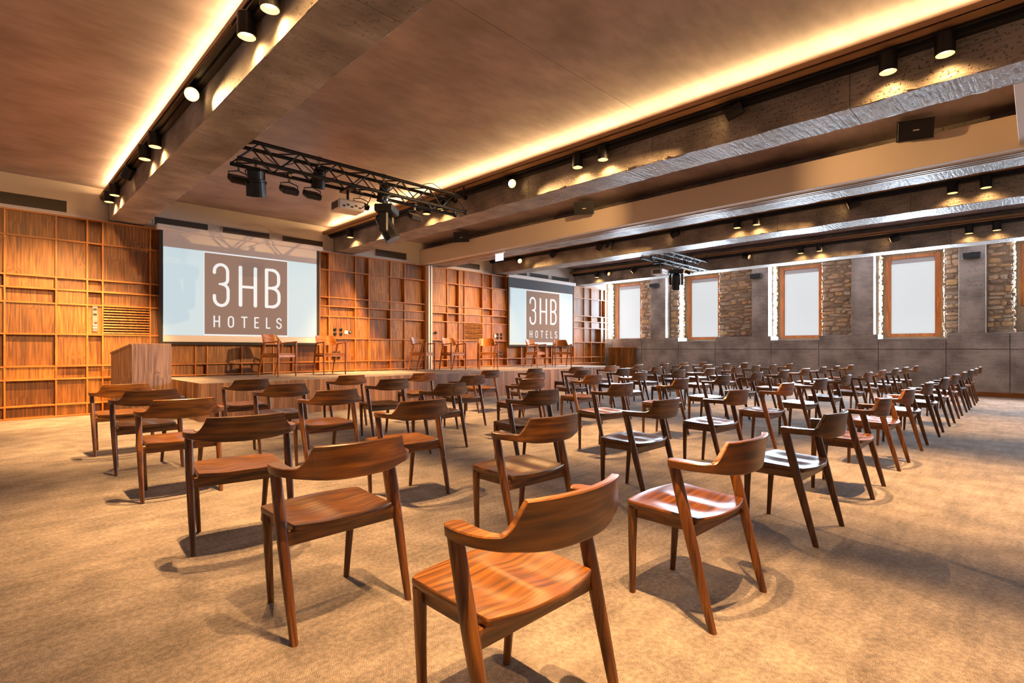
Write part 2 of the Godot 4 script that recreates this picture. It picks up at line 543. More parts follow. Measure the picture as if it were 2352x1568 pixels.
func build_window_wall():
	var w := struct("wall_window")
	var xo := 17.55
	# lower concrete in panels, notched at each window, joints a few millimetres open
	var cuts := [-11.95, -11.2, -9.95, -8.55, -7.28, -5.594, -4.33, -2.943, -1.575, -0.45, 1.1, 3.1, 5.1]
	var notch := [[-8.56, -7.27], [-5.60, -4.32], [-2.95, -1.57]]
	part("wall_core", boxed(Vector3(16.48, 0, -11.95), Vector3(xo, 1.36, 5.2)), M.concrete_wall, w)
	for k in cuts.size() - 1:
		var z0: float = cuts[k] + 0.007
		var z1: float = cuts[k + 1] - 0.007
		part("concrete_panel", boxed(Vector3(16.45, 0, z0), Vector3(16.5, 1.092, z1), 0.003), M.concrete_wall, w)
		var top := 1.49
		for n in notch:
			if z0 > n[0] and z1 < n[1]: top = 1.37
		part("concrete_panel", boxed(Vector3(16.45, 1.108, z0), Vector3(16.5, top, z1), 0.003), M.concrete_wall, w)
		if top > 1.4: part("sill_block", boxed(Vector3(16.49, 1.355, z0), Vector3(xo, 1.488, z1)), M.concrete_wall, w)
	# behind: the outer skin with the openings for the frames
	var z := -11.95
	for q in WINDOWS:
		part("outer_skin", boxed(Vector3(XF + 0.02, 1.36, z), Vector3(xo, CEIL + 0.03, q[0])), M.mortar, w)
		part("lintel", boxed(Vector3(XF + 0.02, 3.575, q[0]), Vector3(xo, CEIL + 0.03, q[1])), M.mortar, w)
		part("under_sill", boxed(Vector3(XF + 0.02, 1.30, q[0]), Vector3(xo, q[2], q[1])), M.mortar, w)
		z = q[1]
	part("outer_skin", boxed(Vector3(XF + 0.02, 1.36, z), Vector3(xo, CEIL + 0.03, 5.2)), M.mortar, w)
	part("head_band", boxed(Vector3(16.6, 3.64, -11.95), Vector3(XF + 0.03, CEIL + 0.03, 5.2)), M.concrete_wall, w)
	# pilasters
	for p in [[-9.605, -9.018], [-6.146, -5.672], [-3.546, -3.049], [-1.344, -0.857], [1.25, 1.75]]:
		part("pilaster", boxed(Vector3(16.45, 1.491, p[0]), Vector3(XF, CEIL + 0.02, p[1]), 0.006), M.concrete_wall, w)
	# rubble stone between pilasters and windows
	var units := stone_units()
	var infill := [
		[-10.15, -9.605, "window next to the stage", -1], [-9.018, -8.675, "second window from the stage", 1],
		[-7.28, -6.146, "second window from the stage", -1], [-5.672, -5.65, "third window from the stage", 1],
		[-4.32, -3.546, "third window from the stage", -1], [-3.049, -2.99, "fourth window from the stage", 1],
		[-1.63, -1.344, "fourth window from the stage", -1], [-0.857, -0.40, "raised window", 1]]
	for f in infill:
		var t := thing("rubble_stone_wall", "rough rubble stone jamb on the %s side of the %s" % ["stage" if f[3] == 1 else "far", f[2]], "stone wall", Vector3(16.76, 1.37, f[0]))
		var ww: float = f[1] - f[0]
		part("mortar", boxed(Vector3(0.02, 0, 0), Vector3(XF + 0.03 - 16.76, 2.27, ww)), M.mortar, t)
		if ww > 0.1: stones(t, units, Vector3(0.02, 0.0, 0), Vector3(0, 0, 1), Vector3.UP, Vector3.LEFT, ww, 2.27)
		# the face inside the window opening
		if f[3] == 1: stones(t, units, Vector3(0.0, 0.0, ww), Vector3(1, 0, 0), Vector3.UP, Vector3(0, 0, 1), XF - 16.76, 2.27)
		else: stones(t, units, Vector3(0.0, 0.0, 0), Vector3(1, 0, 0), Vector3.UP, Vector3(0, 0, -1), XF - 16.76, 2.27)
	var end := thing("rubble_stone_wall", "narrow rubble stone return between the shelving and the first window", "stone wall", Vector3(16.76, 1.37, -11.64))
	part("mortar", boxed(Vector3(0, 0, 0), Vector3(XF + 0.02 - 16.76, 2.27, 0.06)), M.mortar, end)
	stones(end, units, Vector3(0, 0, 0.06), Vector3(1, 0, 0), Vector3.UP, Vector3(0, 0, 1), XF - 16.76, 2.27)
	# windows
	var n := 0
	for q in WINDOWS:
		n += 1
		var o := struct("window_%d" % n, Vector3(XF, q[2], (q[0] + q[1]) / 2.0))
		var hw: float = (q[1] - q[0]) / 2.0
		var hh: float = 3.575 - q[2]
		for s in [-1, 1]:
			part("frame_stile", boxed(Vector3(-0.03, 0, s * (hw - 0.06) - 0.06), Vector3(0.09, hh, s * (hw - 0.06) + 0.06), 0.008), M.window_wood, o)
		part("frame_rail", boxed(Vector3(-0.03, 0, -hw + 0.12), Vector3(0.09, 0.085, hw - 0.12), 0.008), M.window_wood, o)
		part("frame_rail", boxed(Vector3(-0.03, hh - 0.09, -hw + 0.12), Vector3(0.09, hh, hw - 0.12), 0.008), M.window_wood, o)
		part("roller_blind", boxed(Vector3(0.03, 0.08, -hw + 0.115), Vector3(0.034, hh - 0.1, hw - 0.115)), M.blind, o)
		part("blind_top_band", boxed(Vector3(-0.005, hh - 0.205, -hw + 0.125), Vector3(0.028, hh - 0.09, hw - 0.125), 0.004), M.blind_band, o)  # plain grey band across the top of the blind
		part("pane", boxed(Vector3(0.07, 0.08, -hw + 0.115), Vector3(0.076, hh - 0.08, hw - 0.115)), M.glass, o)
	var b := struct("baseboard_window")
	part("skirting_board", boxed(Vector3(16.425, 0, -10.1), Vector3(16.452, 0.11, 5.0), 0.004), M.skirting, b)
	# small black loudspeakers at the pilaster heads
	var sp := [[-9.4, "pilaster between the first and second windows"], [-6.0, "pilaster between the second and third windows"], [-1.1, "pilaster between the fourth and the raised window"]]
	for s in sp:
		var t := thing("wall_speaker", "flat black loudspeaker high on the %s" % s[1], "speaker", Vector3(16.45, 3.30, s[0]), 0, "loudspeakers on the pilasters")
		part("cabinet", boxed(Vector3(-0.15, -0.07, -0.17), Vector3(-0.03, 0.07, 0.17), 0.015), M.black_plastic, t)
		part("bracket", boxed(Vector3(-0.04, -0.02, -0.03), Vector3(0.0, 0.09, 0.03)), M.black, t)

# a concrete beam along z with chipped lower corners, one mesh per cast length
func beam_run(o: Node, x0: float, x1: float, y0: float, y1: float, joints: Array, m, chip: float):
	var n := FastNoiseLite.new()
	n.seed = int(x0 * 100)
	n.frequency = 3.0
	n.fractal_octaves = 4
	for k in joints.size() - 1:
		var z0: float = joints[k] + 0.0025
		var z1: float = joints[k + 1] - 0.0025
		var steps := maxi(8, int((z1 - z0) / 0.03))
		var rings := []
		for i in steps + 1:
			var z := lerpf(z0, z1, float(i) / steps)
			var a := 0.004 + chip * maxf(0.0, n.get_noise_2d(z, 0.0)) * 2.0
			var b := 0.004 + chip * maxf(0.0, n.get_noise_2d(z, 9.0)) * 2.0
			var c := 0.004 + chip * maxf(0.0, n.get_noise_2d(z, 17.0)) * 2.0
			var d := 0.004 + chip * maxf(0.0, n.get_noise_2d(z, 31.0)) * 2.0
			var w := chip * 0.5 * n.get_noise_2d(z * 0.3, 50.0)
			rings.append(PackedVector3Array([Vector3(x0, y1, z), Vector3(x0, y0 + a + w, z), Vector3(x0 + b, y0 + w, z), Vector3(x1 - c, y0 + w, z), Vector3(x1, y0 + d + w, z), Vector3(x1, y1, z)]))
		var st := S()
		loft(st, rings, true, -1)
		part("cast_length", st, m, o)

func joints_from(first: float, step: float) -> Array:
	var out := [ZP]
	var z := first
	while z > ZP + 0.8: z -= step
	z += step
	while z < 4.6:
		out.append(z)
		z += step
	out.append(5.0)
	return out

func ledge(called_label: String, x_lip: float, x_face: float, lit: bool):
	# trough with a lip along the beam; the led strip lies inside it
	var t := thing("light_ledge", called_label, "light ledge", Vector3(x_face, 3.68, 0))
	var w := x_face - x_lip
	part("bottom_board", boxed(Vector3(-w, 0, ZP), Vector3(0, 0.012, 5.0)), M.ledge, t)
	part("lip", boxed(Vector3(-w, 0.0, ZP), Vector3(-w + 0.014, 0.062, 5.0), 0.002), M.ledge, t)
	if lit:
		var mid := -0.05 if w < 0.2 else -0.14
		part("led_carrier", boxed(Vector3(mid - 0.012, 0.012, ZP + 0.05), Vector3(mid + 0.012, 0.05, 4.9)), M.ledge, t)
		part("led_strip", boxed(Vector3(mid - 0.009, 0.05, ZP + 0.05), Vector3(mid + 0.009, 0.054, 4.9)), M.led, t)

func build_beams():
	var b1 := thing("concrete_beam", "smooth grey concrete ceiling beam nearest the lectern", "beam", Vector3.ZERO, 0, "ceiling beams")
	beam_run(b1, 1.49, 2.00, BEAM, CEIL + 0.02, joints_from(-3.05, 2.04), M.concrete_smooth, 0.006)
	var b2 := thing("concrete_beam", "chipped board-marked concrete beam, second from the lectern, at the truss end", "beam", Vector3.ZERO, 0, "ceiling beams")
	beam_run(b2, 5.60, 6.08, BEAM, CEIL + 0.02, joints_from(-1.22, 2.02), M.concrete, 0.03)
	var b3 := thing("concrete_beam", "concrete beam directly behind the cream partition header", "beam", Vector3.ZERO, 0, "ceiling beams")
	beam_run(b3, 8.38, 8.82, BEAM, CEIL + 0.02, joints_from(-1.22, 2.02), M.concrete, 0.025)
	var b4 := thing("concrete_beam", "concrete beam with track spotlights, second from the windows", "beam", Vector3.ZERO, 0, "ceiling beams")
	beam_run(b4, 10.53, 11.07, BEAM, CEIL + 0.02, joints_from(-1.45, 2.02), M.concrete, 0.025)
	var b5 := thing("concrete_beam", "concrete beam running right in front of the window wall", "beam", Vector3.ZERO, 0, "ceiling beams")
	beam_run(b5, 14.40, 14.90, BEAM, CEIL + 0.02, joints_from(-1.3, 2.02), M.concrete, 0.012)
	ledge("brown light ledge along the beam nearest the lectern", 1.375, 1.49, true)
	ledge("brown light ledge along the second beam from the lectern", 5.335, 5.60, true)
	ledge("unlit light ledge along the second beam from the windows", 10.27, 10.53, false)
	ledge("unlit light ledge along the beam nearest the windows", 14.14, 14.40, false)
	# header of the folding partition
	var h := thing("partition_header", "cream boxed header with two metal tracks for the folding partition", "header", Vector3(8.0, BEAM - 0.02, 0))
	part("casing", boxed(Vector3(-0.05, 0.0, ZP), Vector3(0.37, 0.375, 5.0), 0.004), M.cream, h)
	for x in [0.12, 0.2, 0.28]:
		part("track_rail", boxed(Vector3(x, -0.012, ZP), Vector3(x + 0.025, 0.002, 5.0), 0.002), M.steel, h)
	var p := thing("partition_post", "slim white partition post on the stage between two shelving bays", "post", Vector3(8.13, STAGE, ZW - 0.02))
	part("post_half", boxed(Vector3(-0.07, 0, 0), Vector3(-0.022, 2.68, 0.14), 0.004), M.white_plastic, p)
	part("seal", boxed(Vector3(-0.022, 0, 0), Vector3(0.006, 2.68, 0.12)), M.rubber, p)
	part("post_half", boxed(Vector3(0.006, 0, 0), Vector3(0.055, 2.68, 0.14), 0.004), M.white_plastic, p)
	var s := struct("trim_1")
	part("soffit", boxed(Vector3(6.08, BEAM + 0.005, -0.145), Vector3(7.95, CEIL + 0.02, 5.0), 0.004), M.cream, s)

# ------------------------------------------------------------------ stage
func build_stage():
	var t := thing("stage", "low stage with grey carpet top and vertical wood board front", "stage", Vector3(2.274, 0, -8.96))
	var len := 11.3
	var dep := -8.96 - (ZW + 0.001)
	part("deck", boxed(Vector3(0.012, STAGE - 0.03, -dep), Vector3(len - 0.012, STAGE - 0.001, -0.012)), M.cladding[0], t)
	part("carpet", boxed(Vector3(0, STAGE - 0.012, -dep), Vector3(len, STAGE, 0.0), 0.003), M.stage_carpet, t)
	part("core", boxed(Vector3(0.03, 0, -dep), Vector3(len - 0.03, STAGE - 0.03, -0.03)), M.rubber, t)
	var unit := boxed(Vector3(0, 0, -0.5), Vector3(1, 1, 0.5))
	var um := done(unit)
	var x := 0.0
	while x < len - 0.01:
		var w := minf(rng.randf_range(0.07, 0.15), len - x)
		var o := part("board", um, M.cladding[rng.randi() % 5], t)
		o.transform = Transform3D(Basis(Vector3(w - 0.002, 0, 0), Vector3(0, STAGE - 0.013, 0), Vector3(0, 0, 0.02 + rng.randf() * 0.002)), Vector3(x, 0, -0.012))
		x += w
	for s in 2:
		var z := -dep
		while z < -0.03:
			var w := minf(rng.randf_range(0.07, 0.15), -0.025 - z)
			var o := part("board", um, M.cladding[rng.randi() % 5], t)
			o.transform = Transform3D(Basis(Vector3(0, 0, w - 0.002), Vector3(0, STAGE - 0.013, 0), Vector3(-0.02, 0, 0)), Vector3(0.012 if s == 0 else len - 0.012, 0, z))
			z += w

func shelf_run(t: Node, xs: Array, ys: Array, x_left: float, x_right: float, louvre: int, deep: Dictionary):
	for y in ys:
		part("shelf_board", boxed(Vector3(x_left, y - 0.013, ZP), Vector3(x_right, y + 0.013, ZW), 0.002), M.edge_h, t)
	var cols := [x_left] + xs + [x_right]
	for x in cols:
		var xx := clampf(x, x_left + 0.012, x_right - 0.012)
		part("divider", boxed(Vector3(xx - 0.012, ys[0], ZP), Vector3(xx + 0.012, ys[ys.size() - 1], ZW - 0.002), 0.002), M.edge_v, t)
	for i in cols.size() - 1:
		for j in ys.size() - 1:
			var lo := Vector3(cols[i] + 0.012, ys[j] + 0.013, ZP)
			var hi := Vector3(cols[i + 1] - 0.012, ys[j + 1] - 0.013, 0)
			if hi.x - lo.x < 0.02: continue
			if i == louvre and absf(ys[j] - 1.344) < 0.01:
				var k := 0
				var y := lo.y + 0.012
				part("louvre_back", boxed(lo, Vector3(hi.x, hi.y, ZP + 0.02)), M.rubber, t)
				while y < hi.y - 0.02:
					var st := S()
					bx(st, Vector3(lo.x, -0.017, -0.006), Vector3(hi.x, 0.017, 0.006), 0.002, Transform3D(Basis(Vector3.RIGHT, deg_to_rad(-38)), Vector3(0, y + 0.012, ZW - 0.02)))
					part("slat", st, M.veneer[k % 3], t)
					y += 0.0465
					k += 1
				continue
			var r := rng.randf()
			var depth := 0.035 if r < 0.5 else (0.07 if r < 0.68 else 0.115)
			var key := "%d,%d" % [i, j]
			if deep.has(key): depth = deep[key]
			hi.z = ZW - depth
			part("back_panel", boxed(lo, hi), M.veneer[rng.randi() % 6], t)

func build_shelving():
	var ys := [0.015, 0.204, 0.618, 0.826, 1.344, 1.84, 2.07, 2.266, 2.876, 3.27]
	var left := thing("shelving_wall", "full-height teak grid shelving from the lectern corner to the white post", "shelving", Vector3.ZERO)
	var xs := [-2.4, -1.9, -1.35, -1.1, -0.45, 0.2, 0.801, 1.194, 1.40, 2.077, 2.25, 2.793, 2.99, 3.609, 4.018, 4.217, 4.623, 5.219, 5.431, 6.076, 6.425, 7.018, 7.423]
	var deep := {"6,9": 0.035, "6,8": 0.035, "6,7": 0.035, "6,6": 0.06, "6,5": 0.115, "6,4": 0.035, "6,3": 0.115, "6,2": 0.03, "6,1": 0.115, "6,0": 0.1,
		"7,8": 0.09, "7,7": 0.035, "7,6": 0.06, "7,5": 0.03, "7,4": 0.035, "7,3": 0.035, "7,2": 0.115, "7,1": 0.06, "8,5": 0.115, "8,3": 0.1, "9,3": 0.035, "9,7": 0.035, "9,8": 0.03, "19,4": 0.035, "19,3": 0.06,
		"21,3": 0.035, "21,4": 0.09, "22,4": 0.035, "22,3": 0.06, "21,7": 0.035, "22,7": 0.1, "20,7": 0.1}
	shelf_run(left, xs, ys, -3.1, 8.06, 9, deep)
	var ys2 := [0.618, 0.826, 1.344, 1.84, 2.07, 2.266, 2.876, 3.27]
	var right := thing("shelving_wall", "teak grid shelving behind the stage from the white post to the windows", "shelving", Vector3.ZERO)
	var xs2 := [8.771, 9.171, 9.371, 10.041, 10.414, 11.027, 11.629, 11.86, 12.29, 12.75, 13.05, 13.6, 14.233, 14.812, 15.221, 15.806]
	shelf_run(right, xs2, ys2, 8.19, 16.07, 3, {})
	part("plinth", boxed(Vector3(8.19, 0.0, ZP), Vector3(16.07, 0.6, ZW - 0.01)), M.veneer[1], right)
	# the open shelves that turn the corner towards the first window
	var e := thing("corner_shelf", "open teak corner shelf lit from behind next to the first window", "shelf", Vector3(16.07, 0.6, -11.62))
	part("upright", boxed(Vector3(0.0, 0, 0.0), Vector3(0.02, 2.68, 0.26), 0.002), M.edge_v, e)
	for y in [0.74, 1.24, 1.47, 1.67, 2.28, 2.66]:
		part("shelf_board", boxed(Vector3(0.02, y - 0.013, 0.02), Vector3(0.26, y + 0.013, 0.3), 0.002), M.edge_h, e)
	var c := thing("radiator_cabinet", "teak boarded cabinet under the first window beside the shelving", "cabinet", Vector3(16.2, 0, -11.2))
	part("top", boxed(Vector3(-0.02, 1.15, 0), Vector3(0.24, 1.175, 1.06), 0.003), M.edge_h, c)
	for k in 8:
		part("board", boxed(Vector3(0.0, 0.0, 0.02 + 0.13 * k), Vector3(0.22, 1.148, 0.02 + 0.13 * k + 0.126), 0.003), M.veneer[k % 4], c)

func build_screens():
	# the projected slide, drawn once
	var w := 640
	var h := 362
	var im := Image.create(w, h, false, Image.FORMAT_RGB8)
	var sheet := Color(0.84, 0.925, 0.95)
	var tan := rgb8(150, 122, 108)
	var x0 := 148
	var x1 := 497
	var strokes := slide_strokes()
	for y in h:
		for x in w:
			var c := sheet
			if x > x0 and x < x1 and y > 5 and y < h - 7:
				c = tan
				var p := Vector2((x - x0) / float(x1 - x0), (y - 5) / float(h - 12))
				var d := 9.0
				for s in strokes:
					var q: Vector2 = Geometry2D.get_closest_point_to_segment(p, s[0], s[1])
					d = minf(d, p.distance_to(q) - s[2])
				if d < 0.004: c = tan.lerp(Color(0.97, 0.99, 1.0), clampf(0.5 - d * 220.0, 0.0, 1.0))
			elif x >= x0 - 2 and x <= x1 + 2:
				c = Color(0.97, 0.99, 1.0)
			im.set_pixel(x, y, c)
	im.generate_mipmaps()
	var tx := ImageTexture.create_from_image(im)
	for k in 2:
		var xa: float = [2.25, 11.05][k]
		var xb: float = [5.12, 14.06][k]
		var o := thing("projection_screen", ["pull-down projection screen with pale top border nearer the lectern", "pull-down projection screen with dark grey top border nearer the windows"][k], "screen", Vector3((xa + xb) / 2.0, 1.24, -11.17), 0, "projection screens")
		var hw := (xb - xa) / 2.0
		part("case", boxed(Vector3(-hw - 0.1, 2.01, -0.03), Vector3(hw + 0.1, 2.11, 0.09), 0.012), M.white_plastic, o)
		part("sheet", boxed(Vector3(-hw, 0.0, 0.006), Vector3(hw, 2.01, 0.012)), M.white_plastic, o)
		for s in [-1, 1]:
			part("side_border", boxed(Vector3(s * (hw + 0.025) - 0.03, -0.03, 0.0), Vector3(s * (hw + 0.025) + 0.03, 2.01, 0.014)), M.rubber, o)
		part("bottom_bar", boxed(Vector3(-hw - 0.05, -0.06, -0.005), Vector3(hw + 0.05, -0.005, 0.025), 0.008), M.rubber, o)
		var tw := [1.425, 1.455][k] as float
		var low := [0.12, 0.05][k] as float
		var top := [1.72, 1.70][k] as float
		if k == 1: part("top_border", boxed(Vector3(-hw, top + 0.02, 0.012), Vector3(hw, 2.01, 0.0145)), M.grey_cloth, o)
		var m := StandardMaterial3D.new()
		m.resource_name = "projected slide"
		m.albedo_texture = tx
		m.albedo_color = Color(0.5, 0.5, 0.5)
		m.roughness = 0.9
		m.emission_enabled = true
		m.emission_texture = tx
		m.emission = Color(0, 0, 0)
		m.emission_operator = BaseMaterial3D.EMISSION_OP_ADD
		m.emission_energy_multiplier = 0.50
		m.emission = Color(1, 1, 1)
		m.emission_operator = BaseMaterial3D.EMISSION_OP_MULTIPLY
		var st := SurfaceTool.new()
		st.begin(Mesh.PRIMITIVE_TRIANGLES)
		var q := [[Vector3(-tw, top, 0.017), Vector2(0, 0)], [Vector3(tw, top, 0.017), Vector2(1, 0)], [Vector3(tw, low, 0.017), Vector2(1, 1)], [Vector3(-tw, low, 0.017), Vector2(0, 1)]]
		for i in [0, 1, 2, 0, 2, 3]:
			st.set_normal(Vector3(0, 0, 1))
			st.set_uv(q[i][1])
			st.add_vertex(q[i][0])
		part("projected_screen_image", st.commit(), m, o)

func arc_to(out: Array, c: Vector2, rx: float, ry: float, a0: float, a1: float, w: float, n := 10):
	var last := c + Vector2(cos(a0) * rx, sin(a0) * ry)
	for k in range(1, n + 1):
		var a := lerpf(a0, a1, float(k) / n)
		var p := c + Vector2(cos(a) * rx, sin(a) * ry)
		out.append([last, p, w])
		last = p

func slide_strokes() -> Array:
	# lettering of the slide as strokes in the unit square of the tan panel
	var o := []
	var b := 0.022
	var t := 0.13
	var m := 0.375
	var d := 0.64
	var line := func(ax, ay, cx, cy, w): o.append([Vector2(ax, ay), Vector2(cx, cy), w])
	# 3
	arc_to(o, Vector2(0.185, 0.215), 0.075, 0.085, PI, TAU, b * 0.85)
	line.call(0.11, 0.215, 0.11, 0.235, b * 0.85)
	line.call(0.26, 0.215, 0.26, 0.31, b * 0.85)
	arc_to(o, Vector2(0.20, 0.31), 0.06, 0.062, 0, PI / 2, b * 0.85)
	line.call(0.17, m - 0.002, 0.20, m - 0.002, b * 0.6)
	arc_to(o, Vector2(0.20, 0.45), 0.065, 0.076, -PI / 2, 0, b * 0.85)
	line.call(0.265, 0.45, 0.265, 0.55, b * 0.85)
	arc_to(o, Vector2(0.187, 0.55), 0.077, 0.09, 0, PI, b * 0.85)
	line.call(0.11, 0.55, 0.11, 0.52, b * 0.85)
	# H
	line.call(0.41, t + 0.01, 0.41, d - 0.02, b)
	line.call(0.59, t + 0.01, 0.59, d - 0.02, b)
	line.call(0.41, m + 0.01, 0.59, m + 0.01, b * 0.8)
	# B
	line.call(0.73, t + 0.01, 0.73, d - 0.02, b)
	line.call(0.73, t + 0.005, 0.80, t + 0.005, b * 0.8)
	arc_to(o, Vector2(0.80, 0.225), 0.085, 0.09, -PI / 2, 0, b * 0.95)
	line.call(0.885, 0.225, 0.885, 0.29, b * 0.95)
	arc_to(o, Vector2(0.81, 0.29), 0.075, 0.08, 0, PI / 2, b * 0.9)
	line.call(0.73, m, 0.82, m, b * 0.8)
	arc_to(o, Vector2(0.80, 0.47), 0.09, 0.095, -PI / 2, 0, b * 0.95)
	line.call(0.89, 0.47, 0.89, 0.53, b * 0.95)
	arc_to(o, Vector2(0.80, 0.53), 0.09, 0.092, 0, PI / 2, b * 0.95)
	line.call(0.73, d - 0.018, 0.80, d - 0.018, b * 0.8)
	# the second line, widely spaced
	var s := 0.0085
	var y0 := 0.775
	var y1 := 0.905
	var ym := 0.838
	line.call(0.108, y0, 0.108, y1, s); line.call(0.165, y0, 0.165, y1, s); line.call(0.108, ym, 0.165, ym, s)
	arc_to(o, Vector2(0.298, 0.808), 0.028, 0.033, PI, TAU, s); arc_to(o, Vector2(0.298, 0.872), 0.028, 0.033, 0, PI, s)
	line.call(0.270, 0.808, 0.270, 0.872, s); line.call(0.326, 0.808, 0.326, 0.872, s)
	line.call(0.425, y0, 0.487, y0, s); line.call(0.456, y0, 0.456, y1, s)
	line.call(0.585, y0, 0.585, y1, s); line.call(0.585, y0, 0.628, y0, s); line.call(0.585, ym, 0.62, ym, s); line.call(0.585, y1, 0.628, y1, s)
	line.call(0.73, y0, 0.73, y1, s); line.call(0.73, y1, 0.772, y1, s)
	arc_to(o, Vector2(0.890, 0.806), 0.027, 0.031, TAU - 0.25, PI, s); arc_to(o, Vector2(0.890, 0.872), 0.029, 0.033, 0.0, PI - 0.2, s)
	line.call(0.863, 0.806, 0.868, 0.826, s); line.call(0.868, 0.826, 0.912, 0.848, s); line.call(0.912, 0.848, 0.919, 0.872, s)
	return o

# ------------------------------------------------------------------ audience chairs
func rail_path(s: float) -> Vector3:
	# centre line in plan of one arm and half of the back: s from 0 (arm tip) to 1 (middle of the back)
	var p := [Vector2(0.252, -0.180), Vector2(0.262, -0.11), Vector2(0.259, -0.05), Vector2(0.236, -0.010), Vector2(0.194, 0.009), Vector2(0.138, 0.031), Vector2(0.070, 0.047), Vector2(0.0, 0.052)]
	var f := s * (p.size() - 1)
	var i := mini(int(f), p.size() - 2)
	var t := f - i
	var a: Vector2 = p[maxi(i - 1, 0)]
	var b: Vector2 = p[i]
	var c: Vector2 = p[i + 1]
	var d: Vector2 = p[i + 2] if i + 2 < p.size() else Vector2(-p[i].x, p[i].y)
	var q := b.cubic_interpolate(c, a, d, t)
	return Vector3(q.x, 0, q.y)

func rail_rings(s0: float, s1: float, n: int, side: float) -> Array:
	var rings := []
	for k in n + 1:
		var s := lerpf(s0, s1, float(k) / n)
		var c := rail_path(s)
		var d := (rail_path(minf(s + 0.01, 1.0)) - rail_path(maxf(s - 0.01, 0.0))).normalized()
		var out := Vector3(-d.z, 0, d.x) * -1.0
		var up := clampf((s - 0.42) / 0.18, 0.0, 1.0)
		up = pow(up, 1.7)
		var top := 0.653 + 0.082 * up
		var bot := 0.620 - 0.024 * soft(0.25, 0.85, s)
		var wide := lerpf(0.060, 0.025, soft(0.06, 0.56, s))
		if s < 0.06: 
			var e := sqrt(maxf(0.0, 1.0 - pow(1.0 - s / 0.06, 2.0)))
			wide *= lerpf(0.25, 1.0, e)
		var lean := (top - 0.64) * 0.18
		var hw := wide / 2.0
		var b := minf(0.0035, hw * 0.4)
		var r := PackedVector3Array()
		for q in [[hw, bot + b, 0.0], [hw, top - b, lean], [hw - b, top, lean], [-hw + b, top, lean], [-hw, top - b, lean], [-hw, bot + b, 0.0], [-hw + b, bot, 0.0], [hw - b, bot, 0.0]]:
			var v: Vector3 = c + out * (q[0] + q[2])
			v.y = q[1]
			v.x *= side
			r.append(v)
		if side < 0: r.reverse()
		rings.append(r)
	return rings

func seat_mesh(hf: float, hr: float, zf: float, zr: float, top: float, thick: float, dish: float, bulge: float, slope := 0.0) -> SurfaceTool:
	var st := S()
	var nu := 20
	var nv := 16
	var at := func(u: float, v: float) -> Vector3:
		var s := u * 2.0 - 1.0
		var hw := lerpf(hf, hr, v)
		if v < 0.12: hw -= 0.03 * pow(1.0 - v / 0.12, 2.5)
		var z := lerpf(zf + 0.012 * s * s, zr + bulge * (1.0 - s * s), v)
		var lobe := exp(-pow((absf(s) - 0.42) / 0.36, 2.0))
		var y := top - dish * lobe * soft(0.08, 0.45, v) * (1.0 - soft(0.78, 1.0, v) * 0.8) + 0.004 * (1.0 - absf(s)) * (1.0 - soft(0.0, 0.4, v)) - 0.006 * soft(0.1, 0.0, v) - slope * v
		return Vector3(s * hw, y, z)
	st.set_smooth_group(0)
	for i in nu:
		for j in nv:
			var a: Vector3 = at.call(float(i) / nu, float(j) / nv)
			var b: Vector3 = at.call(float(i + 1) / nu, float(j) / nv)
			var c: Vector3 = at.call(float(i + 1) / nu, float(j + 1) / nv)
			var d: Vector3 = at.call(float(i) / nu, float(j + 1) / nv)
			quad(st, a, b, c, d)
	var rim := PackedVector3Array()
	for i in nu: rim.append(at.call(float(i) / nu, 0.0))
	for j in nv: rim.append(at.call(1.0, float(j) / nv))
	for i in nu: rim.append(at.call(1.0 - float(i) / nu, 1.0))
	for j in nv: rim.append(at.call(0.0, 1.0 - float(j) / nv))
	var mid := Vector3(0, 0, (zf + zr) / 2.0)
	var r1 := PackedVector3Array()
	var r2 := PackedVector3Array()
	var r3 := PackedVector3Array()
	for p in rim:
		var flat := Vector3(p.x, 0, p.z) - mid
		var g := flat.normalized()
		r1.append(p + g * 0.003 + Vector3(0, -0.005, 0))
		r2.append(p + g * 0.002 + Vector3(0, -thick * 0.6, 0))
		r3.append(Vector3(p.x, top - thick - slope * 0.6, p.z) - g * 0.018)
	loft(st, [rim, r1, r2, r3], false, 1)
	st.set_smooth_group(-1)
	for k in range(1, r3.size() - 1): tri(st, r3[0], r3[k], r3[k + 1])
	return st

func leg_mesh(pts: Array, radii: Array, deep := 1.15) -> SurfaceTool:
	var st := S()
	var rings := []
	for i in pts.size():
		var r: float = radii[i]
		rings.append(circle(pts[i], Vector3(r, 0, 0), Vector3(0, 0, r * deep), 14, 0.8))
	rings.reverse()
	loft(st, rings, true, 0)
	return st

